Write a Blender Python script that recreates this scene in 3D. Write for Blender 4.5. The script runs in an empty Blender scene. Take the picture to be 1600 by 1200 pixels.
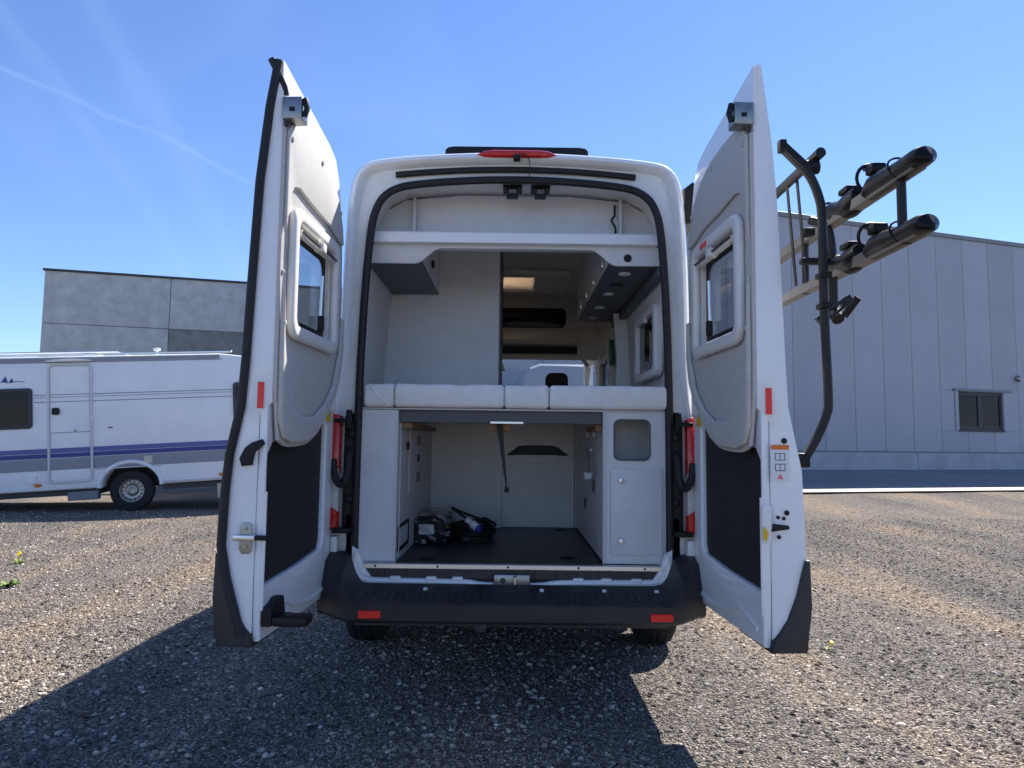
import bpy, bmesh, math, random
from mathutils import Vector, Matrix, noise
R = math.radians
random.seed(7)
sc = bpy.context.scene
col = sc.collection

# ------------------------------------------------------------------ camera, sky, sun, exposure
cam_d = bpy.data.cameras.new('camera'); cam = bpy.data.objects.new('camera', cam_d); col.objects.link(cam)
cam_d.sensor_width = 36; cam_d.lens = 36 * 1109 / 1600; cam_d.clip_start = .05; cam_d.clip_end = 2000
PITCH = math.atan(90 / 1109)
cam.matrix_world = Matrix.Translation((0, -3.6, 1.30)) @ Matrix.Rotation(R(90) + PITCH, 4, 'X') @ Matrix.Rotation(R(.7), 4, 'Z')
sc.camera = cam
SUN_EL, SUN_AZ = R(48), R(38)
w = bpy.data.worlds.new('World'); sc.world = w; w.use_nodes = True
wn, wl = w.node_tree.nodes, w.node_tree.links
bg = wn['Background']; sky = wn.new('ShaderNodeTexSky'); sky.sky_type = 'NISHITA'; sky.sun_disc = False
sky.sun_elevation = SUN_EL; sky.sun_rotation = SUN_AZ; sky.air_density = 1.0; sky.dust_density = .05; sky.ozone_density = 3.5
bg.inputs[1].default_value = .10
# thin old vapour trails and veils high in the sky
tc = wn.new('ShaderNodeTexCoord')
def wmath(op, a, b=None):
    n = wn.new('ShaderNodeMath'); n.operation = op
    for i, q in enumerate((a, b)):
        if q is None: continue
        if isinstance(q, (int, float)): n.inputs[i].default_value = q
        else: wl.new(q, n.inputs[i])
    return n.outputs[0]
def wdot(vec):
    n = wn.new('ShaderNodeVectorMath'); n.operation = 'DOT_PRODUCT'; wl.new(warp, n.inputs[0]); n.inputs[1].default_value = vec
    return n.outputs['Value']
nz = wn.new('ShaderNodeTexNoise'); nz.inputs['Scale'].default_value = 5; nz.inputs['Detail'].default_value = 6
wl.new(tc.outputs['Generated'], nz.inputs['Vector'])
wm = wn.new('ShaderNodeVectorMath'); wm.operation = 'MULTIPLY_ADD'; wl.new(nz.outputs['Color'], wm.inputs[0])
wm.inputs[1].default_value = (.05, .05, .05); wl.new(tc.outputs['Generated'], wm.inputs[2]); warp = wm.outputs[0]
def pxdir(u, v):
    return (cam.matrix_world.to_3x3() @ Vector(((u - 800) / 1109, (600 - v) / 1109, -1))).normalized()
tot = None
for (a, b, wid, s) in (((0, 100), (395, 295), .003, .08), ((10, 10), (200, 300), .010, .045), ((150, 0), (330, 350), .016, .05)):
    off = Vector((.025, .025, .025)); A = pxdir(*a) + off; B = pxdir(*b) + off
    n = A.cross(B).normalized()
    d = wdot(n); g = wmath('EXPONENT', wmath('MULTIPLY', wmath('POWER', wmath('DIVIDE', wmath('ABSOLUTE', d), wid), 2), -1))
    side = wdot((A + B).normalized()); g = wmath('MULTIPLY', g, wmath('GREATER_THAN', side, .3))
    g = wmath('MULTIPLY', wmath('MULTIPLY', g, s), wmath('MULTIPLY', nz.outputs['Fac'], 1.6))
    tot = g if tot is None else wmath('ADD', tot, g)
n2 = wn.new('ShaderNodeTexNoise'); n2.inputs['Scale'].default_value = 2.2; n2.inputs['Detail'].default_value = 7; n2.inputs['Distortion'].default_value = 1.2
wl.new(tc.outputs['Generated'], n2.inputs['Vector'])
veil = wmath('MULTIPLY', wmath('MAXIMUM', wmath('SUBTRACT', n2.outputs['Fac'], .56), 0), .25)
tot = wmath('MINIMUM', wmath('ADD', tot, veil), .6)
mx = wn.new('ShaderNodeMix'); mx.data_type = 'RGBA'; wl.new(tot, mx.inputs[0]); wl.new(sky.outputs[0], mx.inputs[6]); mx.inputs[7].default_value = (7, 7.6, 8.6, 1)
tint = wn.new('ShaderNodeMix'); tint.data_type = 'RGBA'; tint.blend_type = 'MULTIPLY'; tint.inputs[0].default_value = 1
wl.new(mx.outputs[2], tint.inputs[6]); tint.inputs[7].default_value = (.71, .79, 1.0, 1); wl.new(tint.outputs[2], bg.inputs[0])
sd = bpy.data.lights.new('sun', 'SUN'); sd.energy = 5.0; sd.angle = R(.5); sd.color = (1, .95, .87)
sun = bpy.data.objects.new('sun', sd); col.objects.link(sun)
S = Vector((math.sin(SUN_AZ) * math.cos(SUN_EL), math.cos(SUN_AZ) * math.cos(SUN_EL), math.sin(SUN_EL)))
sun.rotation_euler = S.to_track_quat('Z', 'Y').to_euler(); sun.location = (6, 8, 12)
sc.view_settings.view_transform = 'Standard'; sc.view_settings.look = 'None'; sc.view_settings.gamma = 1
sc.view_settings.use_curve_mapping = False; sc.view_settings.exposure = 1.0

# ------------------------------------------------------------------ materials
def mat(name, c, rough=.5, metal=0, var=0, scale=6, bump=0, bscale=60, coat=0, c2=None, spec=.5, trans=0):
    m = bpy.data.materials.new(name); m.use_nodes = True
    N, L = m.node_tree.nodes, m.node_tree.links; p = N['Principled BSDF']
    p.inputs['Base Color'].default_value = (*c, 1); p.inputs['Roughness'].default_value = rough
    p.inputs['Metallic'].default_value = metal; p.inputs['Coat Weight'].default_value = coat
    p.inputs['Specular IOR Level'].default_value = spec
    if trans: p.inputs['Transmission Weight'].default_value = trans
    t = N.new('ShaderNodeTexCoord')
    if var or c2:
        n = N.new('ShaderNodeTexNoise'); n.inputs['Scale'].default_value = scale; n.inputs['Detail'].default_value = 6; n.inputs['Roughness'].default_value = .62
        L.new(t.outputs['Object'], n.inputs['Vector'])
        r = N.new('ShaderNodeValToRGB'); r.color_ramp.elements[0].position = .35; r.color_ramp.elements[1].position = .68
        d = c2 if c2 else tuple(min(1, q * (1 + var)) for q in c); e = c if c2 else tuple(q * (1 - var) for q in c)
        r.color_ramp.elements[0].color = (*e, 1); r.color_ramp.elements[1].color = (*d, 1)
        L.new(n.outputs['Fac'], r.inputs[0]); L.new(r.outputs[0], p.inputs['Base Color'])
        mr = N.new('ShaderNodeMapRange'); mr.inputs[3].default_value = max(.02, rough - .08); mr.inputs[4].default_value = min(1, rough + .1)
        L.new(n.outputs['Fac'], mr.inputs[0]); L.new(mr.outputs[0], p.inputs['Roughness'])
    if bump:
        n = N.new('ShaderNodeTexNoise'); n.inputs['Scale'].default_value = bscale; n.inputs['Detail'].default_value = 4
        L.new(t.outputs['Object'], n.inputs['Vector'])
        b = N.new('ShaderNodeBump'); b.inputs['Strength'].default_value = bump; b.inputs['Distance'].default_value = .01
        L.new(n.outputs['Fac'], b.inputs['Height']); L.new(b.outputs[0], p.inputs['Normal'])
    return m
def glass(name, tint, gloss=.12):
    m = bpy.data.materials.new(name); m.use_nodes = True; N, L = m.node_tree.nodes, m.node_tree.links
    N.remove(N['Principled BSDF']); t = N.new('ShaderNodeBsdfTransparent'); t.inputs[0].default_value = (*tint, 1)
    g = N.new('ShaderNodeBsdfGlossy'); g.inputs['Roughness'].default_value = .03
    f = N.new('ShaderNodeLayerWeight'); f.inputs[0].default_value = .5
    q = N.new('ShaderNodeMath'); q.operation = 'POWER'; L.new(f.outputs['Facing'], q.inputs[0]); q.inputs[1].default_value = 4
    a = N.new('ShaderNodeMath'); a.operation = 'MULTIPLY_ADD'; L.new(q.outputs[0], a.inputs[0]); a.inputs[1].default_value = .8; a.inputs[2].default_value = .04 + gloss * .2
    x = N.new('ShaderNodeMixShader'); L.new(a.outputs[0], x.inputs[0]); L.new(t.outputs[0], x.inputs[1]); L.new(g.outputs[0], x.inputs[2])
    L.new(x.outputs[0], N['Material Output'].inputs[0]); return m
WHITE = mat('white_paint', (.87, .875, .88), .3, coat=.6, var=.03, scale=3)
WHITE2 = mat('white_jamb_paint', (.86, .855, .84), .38, coat=.3, c2=(.74, .72, .67), scale=4)
FELT = mat('felt_trim', (.56, .54, .515), .95, var=.05, scale=40, bump=.25, bscale=350, spec=.2)
FRAME = mat('window_plastic', (.76, .745, .715), .42)
BLACK = mat('black_plastic', (.010, .010, .010), .5, var=.2, scale=30, spec=.3)
BUMPER = mat('bumper_plastic', (.028, .028, .029), .5, bump=.15, bscale=500, var=.25, scale=8)
PANELB = mat('black_liner', (.016, .015, .014), .7, bump=.1, bscale=300)
RUBBER = mat('rubber', (.010, .010, .011), .6)
FURN = mat('grey_laminate', (.69, .69, .70), .42, var=.045, scale=7, bump=.06, bscale=220)
FURND = mat('dark_laminate', (.085, .09, .10), .5)
EDGE = mat('pale_edge', (.62, .62, .62), .4)
LINING = mat('beige_lining', (.72, .705, .68), .8, bump=.1, bscale=300)
SHELFW = mat('white_profile', (.88, .885, .9), .28)
FLOOR = mat('dark_floor', (.022, .024, .03), .38, var=.3, scale=14, bump=.1, bscale=120)
ALU = mat('aluminium', (.72, .72, .71), .32, metal=1)
STEEL = mat('zinc_steel', (.34, .335, .32), .38, metal=1, var=.15, scale=30)
FABRIC = mat('cream_fabric', (.90, .88, .85), .9, bump=.5, bscale=260, var=.04, scale=14)
RED = mat('red_reflector', (.88, .025, .022), .3)
REDL = mat('red_lens', (.60, .010, .010), .12, coat=.6, bump=.5, bscale=90)
CLEARL = mat('clear_lens', (.62, .62, .62), .12, coat=.6, bump=.6, bscale=80)
ORANGE = mat('orange_lens', (.75, .16, .01), .2)
YELLOW = mat('yellow_sticker', (.75, .48, .02), .5)
PAPER = mat('white_sticker', (.78, .78, .78), .45)
INK = mat('grey_ink', (.12, .12, .16), .6)
WOOD = mat('raw_wood', (.30, .17, .09), .7, var=.2, scale=20)
GLASS = glass('tinted_glass', (.80, .82, .83), 0); WGLASS = glass('windscreen_glass', (.92, .95, .95), .05)
DGLASS = mat('dark_glass', (.014, .015, .017), .08, spec=.18)
TYRE = mat('tyre', (.014, .014, .015), .75, bump=.2, bscale=90, var=.3, scale=12)
TUBEM = mat('anthracite_tube', (.018, .018, .018), .45, spec=.3)
RAILM = mat('grey_rail', (.17, .165, .155), .45, metal=.3)
CARAV = mat('caravan_white', (.84, .845, .845), .42, var=.05, scale=1.6, bump=.05, bscale=120)
CGREY = mat('caravan_grey', (.26, .27, .30), .45); CBLUE = mat('caravan_blue', (.03, .035, .22), .4); CVIOLET = mat('caravan_violet', (.10, .11, .32), .4); CLINE = mat('caravan_line', (.22, .23, .25), .5)
CONC = mat('concrete', (.46, .46, .43), .9, c2=(.62, .62, .59), scale=1.9, bump=.3, bscale=14)
CONCD = mat('dark_concrete', (.20, .20, .19), .9, c2=(.33, .33, .31), scale=1.7, bump=.3, bscale=14)
PLINTH = mat('plinth_concrete', (.36, .37, .38), .9, c2=(.48, .49, .50), scale=1.3, bump=.2, bscale=20)
SHEET = mat('grey_sheet_metal', (.36, .37, .41), .45, var=.05, scale=.7)
SHEETD = mat('grey_flashing', (.20, .205, .22), .5)
DARK = mat('dark_frame', (.035, .037, .04), .5)
ASPH = mat('asphalt', (.20, .20, .20), .9, c2=(.26, .26, .26), scale=1.2, bump=.4, bscale=90)
KERBM = mat('pale_concrete', (.50, .47, .42), .9, c2=(.62, .59, .54), scale=3, bump=.2, bscale=40)
PAINTL = mat('faded_marking', (.16, .16, .16), .9)
LEAF = mat('leaf', (.16, .26, .04), .6, var=.3, scale=60); FLOWER = mat('yellow_flower', (.75, .60, .02), .6)
BEIGE = bpy.data.materials.new('blind_beige'); BEIGE.use_nodes = True
_n = BEIGE.node_tree.nodes.new('ShaderNodeBsdfTranslucent'); _n.inputs[0].default_value = (.72, .58, .44, 1); BEIGE.node_tree.links.new(_n.outputs[0], BEIGE.node_tree.nodes['Material Output'].inputs[0])
GREEN = mat('green_plastic', (.01, .10, .05), .4)
BLUEP = mat('blue_plastic', (.03, .08, .35), .4)
PLASTIC = glass('clear_wrap', (.80, .81, .82), .05)

# ------------------------------------------------------------------ mesh helpers
def catmull(pts, n=6, closed=False):
    P = [Vector(p) for p in pts]; out = []; m = len(P)
    for i in range(m if closed else m - 1):
        g = (lambda k: P[k % m]) if closed else (lambda k: P[min(max(k, 0), m - 1)])
        a, b, c, d = g(i - 1), g(i), g(i + 1), g(i + 2)
        for k in range(n):
            t = k / n
            out.append(.5 * ((2 * b) + (c - a) * t + (2 * a - 5 * b + 4 * c - d) * t * t + (3 * b - a - 3 * c + d) * t ** 3))
    if not closed: out.append(P[-1])
    return out
def rrect(x0, x1, y0, y1, r, n=5):
    o = []
    for cx, cy, a in ((x1 - r, y1 - r, 0), (x0 + r, y1 - r, 90), (x0 + r, y0 + r, 180), (x1 - r, y0 + r, 270)):
        for k in range(n + 1):
            t = R(a + 90 * k / n); o.append((cx + r * math.cos(t), cy + r * math.sin(t)))
    return o
def offset(pts, d):
    o = []; n = len(pts)
    for i in range(n):
        a, b, c = Vector(pts[i - 1]), Vector(pts[i]), Vector(pts[(i + 1) % n])
        t = (c - a).normalized(); o.append((b.x + t.y * -d, b.y + t.x * d))
    return o
class MB:
    def __init__(s): s.bm = bmesh.new()
    def add(s, t, M=None):
        if M is not None: bmesh.ops.transform(t, matrix=M, verts=t.verts)
        me = bpy.data.meshes.new('t'); t.to_mesh(me); t.free(); s.bm.from_mesh(me); bpy.data.meshes.remove(me); return s
    def box(s, x0, x1, y0, y1, z0, z1, bev=0, seg=2, M=None):
        t = bmesh.new(); bmesh.ops.create_cube(t, size=1)
        for v in t.verts: v.co = ((x0 + x1) / 2 + v.co.x * (x1 - x0), (y0 + y1) / 2 + v.co.y * (y1 - y0), (z0 + z1) / 2 + v.co.z * (z1 - z0))
        if bev: bmesh.ops.bevel(t, geom=t.edges[:], offset=bev, segments=seg, affect='EDGES', profile=.5)
        return s.add(t, M)
    def tube(s, pts, r, n=10, closed=False, flat=1.0):
        P = [Vector(p) for p in pts]; t = bmesh.new(); rings = []; m = len(P); up = None
        for i in range(m):
            a = P[i - 1] if (i or closed) else P[0]; b = P[(i + 1) % m] if (i < m - 1 or closed) else P[-1]
            d = (b - a).normalized()
            if up is None: up = Vector((0, 0, 1)) if abs(d.z) < .9 else Vector((1, 0, 0))
            u = (up - d * up.dot(d)).normalized(); v = d.cross(u); up = u
            rr = r[i] if isinstance(r, (list, tuple)) else r
            rings.append([t.verts.new(P[i] + u * rr * math.cos(2 * math.pi * k / n) + v * rr * flat * math.sin(2 * math.pi * k / n)) for k in range(n)])
        for i in range(m if closed else m - 1):
            A, B = rings[i], rings[(i + 1) % m]
            for k in range(n): t.faces.new((A[k], A[(k + 1) % n], B[(k + 1) % n], B[k]))
        if not closed: t.faces.new(rings[0][::-1]); t.faces.new(rings[-1])
        return s.add(t)
    def loft(s, rings, cap=True, closed=True, skip=None):
        t = bmesh.new(); V = [[t.verts.new(p) for p in r] for r in rings]; n = len(rings[0])
        for i in range(len(V) - 1):
            for k in range(n if closed else n - 1):
                if skip and skip(i, k): continue
                t.faces.new((V[i][k], V[i][(k + 1) % n], V[i + 1][(k + 1) % n], V[i + 1][k]))
        if cap:
            for r in (V[0], V[-1]): t.faces.new(r)
        bmesh.ops.remove_doubles(t, verts=t.verts, dist=1e-5)
        return s.add(t)
    def prism(s, outline, d0, d1, fn, holes=(), bev=0, seg=2):
        t = bmesh.new(); es = []
        for lp in (outline, *holes):
            vs = [t.verts.new((p[0], p[1], 0)) for p in lp]
            es += [t.edges.new((vs[i], vs[(i + 1) % len(vs)])) for i in range(len(vs))]
        bmesh.ops.triangle_fill(t, edges=es, use_beauty=True, normal=(0, 0, 1))
        f0 = t.faces[:]; g = bmesh.ops.extrude_face_region(t, geom=f0)
        for v in g['geom']:
            if isinstance(v, bmesh.types.BMVert): v.co.z = 1
        for v in t.verts: v.co.z = d0 + (d1 - d0) * v.co.z
        bmesh.ops.recalc_face_normals(t, faces=t.faces); t.normal_update()
        if bev:
            ed = [e for e in t.edges if len(e.link_faces) == 2 and (abs(e.link_faces[0].normal.z) > .9) != (abs(e.link_faces[1].normal.z) > .9)]
            bmesh.ops.bevel(t, geom=ed, offset=bev, segments=seg, affect='EDGES', profile=.5, clamp_overlap=True)
        for v in t.verts: v.co = fn(*v.co)
        return s.add(t)
    def lathe(s, prof, M, n=24, cap=True):
        return s.loft([[M @ Vector((r * math.cos(2 * math.pi * k / n), r * math.sin(2 * math.pi * k / n), h)) for k in range(n)] for r, h in prof], cap=cap)
    def build(s, name, m, parent=None, loc=None, rot=None, kind=None, label=None):
        bm = s.bm; bmesh.ops.recalc_face_normals(bm, faces=bm.faces); bm.normal_update()
        for f in bm.faces: f.smooth = True
        for e in bm.edges:
            if len(e.link_faces) == 2 and e.calc_face_angle(0) > R(34): e.smooth = False
        me = bpy.data.meshes.new(name); bm.to_mesh(me); bm.free(); me.materials.append(m)
        o = bpy.data.objects.new(name, me); col.objects.link(o)
        if parent: o.parent = parent
        if loc: o.location = loc
        if rot: o.rotation_euler = rot
        if kind: o['kind'] = kind
        if label: o['label'] = label
        return o
def thing(name, label, cat, loc=(0, 0, 0), rot=(0, 0, 0), group=None):
    o = bpy.data.objects.new(name, None); col.objects.link(o); o.location = loc; o.rotation_euler = rot; o.empty_display_size = .2
    return tag(o, label, cat, group)
def tag(o, label, cat, group=None):
    o['label'] = label; o['category'] = cat
    if group: o['group'] = group
    return o
XZ = lambda a, b, d: Vector((a, d, b))      # outline in x,z extruded along y
YZ = lambda a, b, d: Vector((d, a, b))      # outline in y,z extruded along x
XY = lambda a, b, d: Vector((a, b, d))
def axis(o, d): return Matrix.Translation(o) @ Vector(d).to_track_quat('Z', 'Y').to_matrix().to_4x4()
def lerp(tab, x):
    if x <= tab[0][0]: return tab[0][1]
    for (a, p), (b, q) in zip(tab, tab[1:]):
        if x <= b: return p + (q - p) * (x - a) / (b - a)
    return tab[-1][1]
def sstep(a, b, x): t = min(1, max(0, (x - a) / (b - a))); return t * t * (3 - 2 * t)

# ------------------------------------------------------------------ ground
GA = R(16.5)
def gz(x, y):
    q = -x * math.sin(GA) + y * math.cos(GA)
    return lerp(((7.5, 0), (10.1, .21), (11.2, .22), (15.2, .53), (17, .55), (400, .6)), q) * sstep(-4, 5, x)
def sheet(xs, ys, dz=0, fn=None):
    b = MB(); V = [[b.bm.verts.new((*(fn(x, y) if fn else (x, y)), 0)) for x in xs] for y in ys]
    for r in V:
        for v in r: v.co.z = gz(v.co.x, v.co.y) + dz
    for j in range(len(ys) - 1):
        for i in range(len(xs) - 1): b.bm.faces.new((V[j][i], V[j][i + 1], V[j + 1][i + 1], V[j + 1][i]))
    return b
def ticks(a, b, n): return [a + (b - a) * k / n for k in range(n + 1)]
gm = bpy.data.materials.new('gravel_ground'); gm.use_nodes = True
N, L = gm.node_tree.nodes, gm.node_tree.links; p = N['Principled BSDF']; p.inputs['Roughness'].default_value = .95; p.inputs['Specular IOR Level'].default_value = .2
t = N.new('ShaderNodeTexCoord'); vo = N.new('ShaderNodeTexVoronoi'); vo.inputs['Scale'].default_value = 80; L.new(t.outputs['Object'], vo.inputs['Vector'])
v2 = N.new('ShaderNodeTexVoronoi'); v2.inputs['Scale'].default_value = 31; L.new(t.outputs['Object'], v2.inputs['Vector'])
r1 = N.new('ShaderNodeValToRGB'); sp = N.new('ShaderNodeSeparateColor'); L.new(vo.outputs['Color'], sp.inputs[0]); L.new(sp.outputs[0], r1.inputs[0])
e = r1.color_ramp.elements; e[0].color = (.09, .082, .075, 1); e[1].color = (.60, .55, .49, 1); e.new(.5).color = (.255, .222, .192, 1); e.new(.8).color = (.36, .315, .27, 1)
def patches(N, L):     # worn, dusty and dark areas of the yard, stretched along the driving direction
    g = N.new('ShaderNodeNewGeometry'); mp = N.new('ShaderNodeMapping'); mp.inputs['Scale'].default_value = (1, .32, 1); mp.inputs['Rotation'].default_value = (0, 0, .35)
    L.new(g.outputs['Position'], mp.inputs['Vector'])
    bn = N.new('ShaderNodeTexNoise'); bn.inputs['Scale'].default_value = .75; bn.inputs['Detail'].default_value = 7; bn.inputs['Roughness'].default_value = .6; L.new(mp.outputs[0], bn.inputs['Vector'])
    r2 = N.new('ShaderNodeValToRGB'); q = r2.color_ramp.elements; q[0].color = (.62, .63, .66, 1); q[1].color = (1.36, 1.16, .97, 1); q[0].position = .34; q[1].position = .66; q.new(.5).color = (.95, .92, .88, 1)
    L.new(bn.outputs['Fac'], r2.inputs[0]); return r2
r2 = patches(N, L)
mm = N.new('ShaderNodeMix'); mm.data_type = 'RGBA'; mm.blend_type = 'MULTIPLY'; mm.inputs[0].default_value = 1; L.new(r1.outputs[0], mm.inputs[6]); L.new(r2.outputs[0], mm.inputs[7])
L.new(mm.outputs[2], p.inputs['Base Color'])
ad = N.new('ShaderNodeMath'); ad.operation = 'MULTIPLY_ADD'; L.new(v2.outputs['Distance'], ad.inputs[0]); ad.inputs[1].default_value = .8; L.new(vo.outputs['Distance'], ad.inputs[2])
bp = N.new('ShaderNodeBump'); bp.invert = True; bp.inputs['Strength'].default_value = 1; bp.inputs['Distance'].default_value = .03; L.new(ad.outputs[0], bp.inputs['Height']); L.new(bp.outputs[0], p.inputs['Normal'])
GRAVEL = gm
xs = [-600, -200, -80, -40, -25] + ticks(-18, 30, 48) + [40, 80, 200, 600]; ys = [-60, -25, -12] + ticks(-8, 34, 42) + [45, 80, 200, 700]
o = sheet(xs, ys).build('gravel_ground', GRAVEL); o['kind'] = 'structure'
# asphalt yard with a pale concrete edging, laid along the big hall (q = distance across, a = along)
def qa(a, q): return (a * math.cos(GA) - q * math.sin(GA), a * math.sin(GA) + q * math.cos(GA))
o = sheet(ticks(4, 70, 33), ticks(11.0, 24, 13), .012, qa).build('asphalt_yard', ASPH); o['kind'] = 'structure'
o = sheet(ticks(4, 70, 66), ticks(10.12, 11.02, 2), .035, qa).build('kerb_strip', KERBM); o['kind'] = 'structure'
o = sheet(ticks(9.5, 18, 10), [12.9, 12.98], .018, lambda a, q: qa(a, q + (a - 9) * -.06)).build('painted_line', PAINTL); o['kind'] = 'structure'

# loose stones lying on the ground: one emitter, geometry nodes
sm = bpy.data.materials.new('pebbles'); sm.use_nodes = True; N, L = sm.node_tree.nodes, sm.node_tree.links; p = N['Principled BSDF']; p.inputs['Roughness'].default_value = .9; p.inputs['Specular IOR Level'].default_value = .25
oi = N.new('ShaderNodeObjectInfo'); r1 = N.new('ShaderNodeValToRGB'); e = r1.color_ramp.elements
e[0].color = (.05, .045, .04, 1); e[1].color = (.72, .67, .60, 1); e.new(.35).color = (.17, .147, .128, 1); e.new(.7).color = (.32, .28, .238, 1); e.new(.93).color = (.52, .47, .41, 1)
L.new(oi.outputs['Random'], r1.inputs[0]); r2 = patches(N, L)
mm = N.new('ShaderNodeMix'); mm.data_type = 'RGBA'; mm.blend_type = 'MULTIPLY'; mm.inputs[0].default_value = 1; L.new(r1.outputs[0], mm.inputs[6]); L.new(r2.outputs[0], mm.inputs[7]); L.new(mm.outputs[2], p.inputs['Base Color'])
eb = MB()
for y0, y1, x in ((-1.8, 1.5, 3.6), (1.5, 4.5, 6.2), (4.5, 9.5, 10.5)):
    for xa in ticks(-x, x, 12)[:-1]:
        d = x / 6; q = [eb.bm.verts.new(v) for v in ((xa, y0, .0), (xa + d, y0, .0), (xa + d, y1, .0), (xa, y1, .0))]; eb.bm.faces.new(q)
gr = eb.build('loose_gravel', sm); gr['kind'] = 'stuff'; gr['label'] = 'loose grey and beige gravel stones on the yard'; gr['category'] = 'gravel'
ng = bpy.data.node_groups.new('scatter', 'GeometryNodeTree'); ng.interface.new_socket('Geometry', in_out='INPUT', socket_type='NodeSocketGeometry'); ng.interface.new_socket('Geometry', in_out='OUTPUT', socket_type='NodeSocketGeometry')
N, L = ng.nodes, ng.links; gi = N.new('NodeGroupInput'); go = N.new('NodeGroupOutput')
dp = N.new('GeometryNodeDistributePointsOnFaces'); L.new(gi.outputs[0], dp.inputs['Mesh'])
po = N.new('GeometryNodeInputPosition'); sx = N.new('ShaderNodeSeparateXYZ'); L.new(po.outputs[0], sx.inputs[0])
mr = N.new('ShaderNodeMapRange'); mr.inputs[1].default_value = -1.2; mr.inputs[2].default_value = 9; mr.inputs[3].default_value = 5200; mr.inputs[4].default_value = 500; L.new(sx.outputs[1], mr.inputs[0])
pw = N.new('ShaderNodeMath'); pw.operation = 'MAXIMUM'; L.new(mr.outputs[0], pw.inputs[0]); pw.inputs[1].default_value = 250; dn = N.new('ShaderNodeTexNoise'); dn.inputs['Scale'].default_value = .9; dn.inputs['Detail'].default_value = 4; L.new(po.outputs[0], dn.inputs['Vector'])
dm = N.new('ShaderNodeMapRange'); dm.inputs[1].default_value = .38; dm.inputs[2].default_value = .56; dm.inputs[3].default_value = .22; dm.inputs[4].default_value = 1; L.new(dn.outputs['Fac'], dm.inputs[0])
dx = N.new('ShaderNodeMath'); dx.operation = 'MULTIPLY'; L.new(pw.outputs[0], dx.inputs[0]); L.new(dm.outputs[0], dx.inputs[1]); L.new(dx.outputs[0], dp.inputs['Density'])
ins = N.new('GeometryNodeInstanceOnPoints'); L.new(dp.outputs['Points'], ins.inputs['Points'])
jn = N.new('GeometryNodeJoinGeometry')
for k in range(4):
    ic = N.new('GeometryNodeMeshIcoSphere'); ic.inputs['Radius'].default_value = 1; ic.inputs['Subdivisions'].default_value = 2
    nt = N.new('ShaderNodeTexNoise'); nt.noise_dimensions = '4D'; nt.inputs['W'].default_value = k * 7.3; nt.inputs['Scale'].default_value = .9
    sb = N.new('ShaderNodeVectorMath'); sb.operation = 'SUBTRACT'; L.new(nt.outputs['Color'], sb.inputs[0]); sb.inputs[1].default_value = (.5, .5, .5)
    ml = N.new('ShaderNodeVectorMath'); ml.operation = 'SCALE'; L.new(sb.outputs[0], ml.inputs[0]); ml.inputs['Scale'].default_value = 2.2
    sp_ = N.new('GeometryNodeSetPosition'); L.new(ic.outputs[0], sp_.inputs['Geometry']); L.new(ml.outputs[0], sp_.inputs['Offset'])
    g2 = N.new('GeometryNodeGeometryToInstance'); L.new(sp_.outputs[0], g2.inputs[0]); L.new(g2.outputs[0], jn.inputs[0])
L.new(jn.outputs[0], ins.inputs['Instance']); ins.inputs['Pick Instance'].default_value = True
rv = N.new('FunctionNodeRandomValue'); rv.data_type = 'FLOAT'; rv.inputs[2].default_value = 0; rv.inputs[3].default_value = 1
p3 = N.new('ShaderNodeMath'); p3.operation = 'POWER'; L.new(rv.outputs[1], p3.inputs[0]); p3.inputs[1].default_value = 9
s3 = N.new('ShaderNodeMath'); s3.operation = 'MULTIPLY_ADD'; L.new(p3.outputs[0], s3.inputs[0]); s3.inputs[1].default_value = .013; s3.inputs[2].default_value = .0046
cb = N.new('ShaderNodeCombineXYZ'); L.new(s3.outputs[0], cb.inputs[0])
for i, f in ((1, .8), (2, .55)):
    q = N.new('ShaderNodeMath'); q.operation = 'MULTIPLY'; q.inputs[1].default_value = f; L.new(s3.outputs[0], q.inputs[0]); L.new(q.outputs[0], cb.inputs[i])
L.new(cb.outputs[0], ins.inputs['Scale'])
rr = N.new('FunctionNodeRandomValue'); rr.data_type = 'FLOAT_VECTOR'; rr.inputs[0].default_value = (-.5, -.5, 0); rr.inputs[1].default_value = (.5, .5, 6.283); L.new(rr.outputs[0], ins.inputs['Rotation'])
stm = N.new('GeometryNodeSetMaterial'); stm.inputs['Material'].default_value = sm; L.new(ins.outputs[0], stm.inputs[0]); L.new(stm.outputs[0], go.inputs[0])
gr.modifiers.new('scatter', 'NODES').node_group = ng

# ------------------------------------------------------------------ big sheet-metal hall
HO = (8.84, 18.6); HA = R(17.8)
hall = thing('industrial_hall', 'large grey industrial hall clad in vertical sheet metal panels, with one wide window', 'building', (HO[0], HO[1], 0), (0, 0, HA))
MB().box(-12, 30, .10, 24, .2, 8.55).build('core', SHEETD, hall)
WX0, WX1, WZ0, WZ1 = 6.62, 9.08, 1.86, 3.21
for m_ in (SHEET, CONC):
    N, L = m_.node_tree.nodes, m_.node_tree.links; p = N['Principled BSDF']; src = p.inputs['Base Color'].links[0].from_socket
    oi = N.new('ShaderNodeObjectInfo'); mr = N.new('ShaderNodeMapRange'); mr.inputs[3].default_value = .93; mr.inputs[4].default_value = 1.05; L.new(oi.outputs['Random'], mr.inputs[0])
    vm = N.new('ShaderNodeVectorMath'); vm.operation = 'SCALE'; L.new(src, vm.inputs[0]); L.new(mr.outputs[0], vm.inputs['Scale']); L.new(vm.outputs[0], p.inputs['Base Color'])
def rectpanel(x0, x1, z0, z1):
    MB().box(x0 + .006, x1 - .006, 0, .09, z0, z1, .008, 1).build('wall_panel', SHEET, hall)
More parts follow.
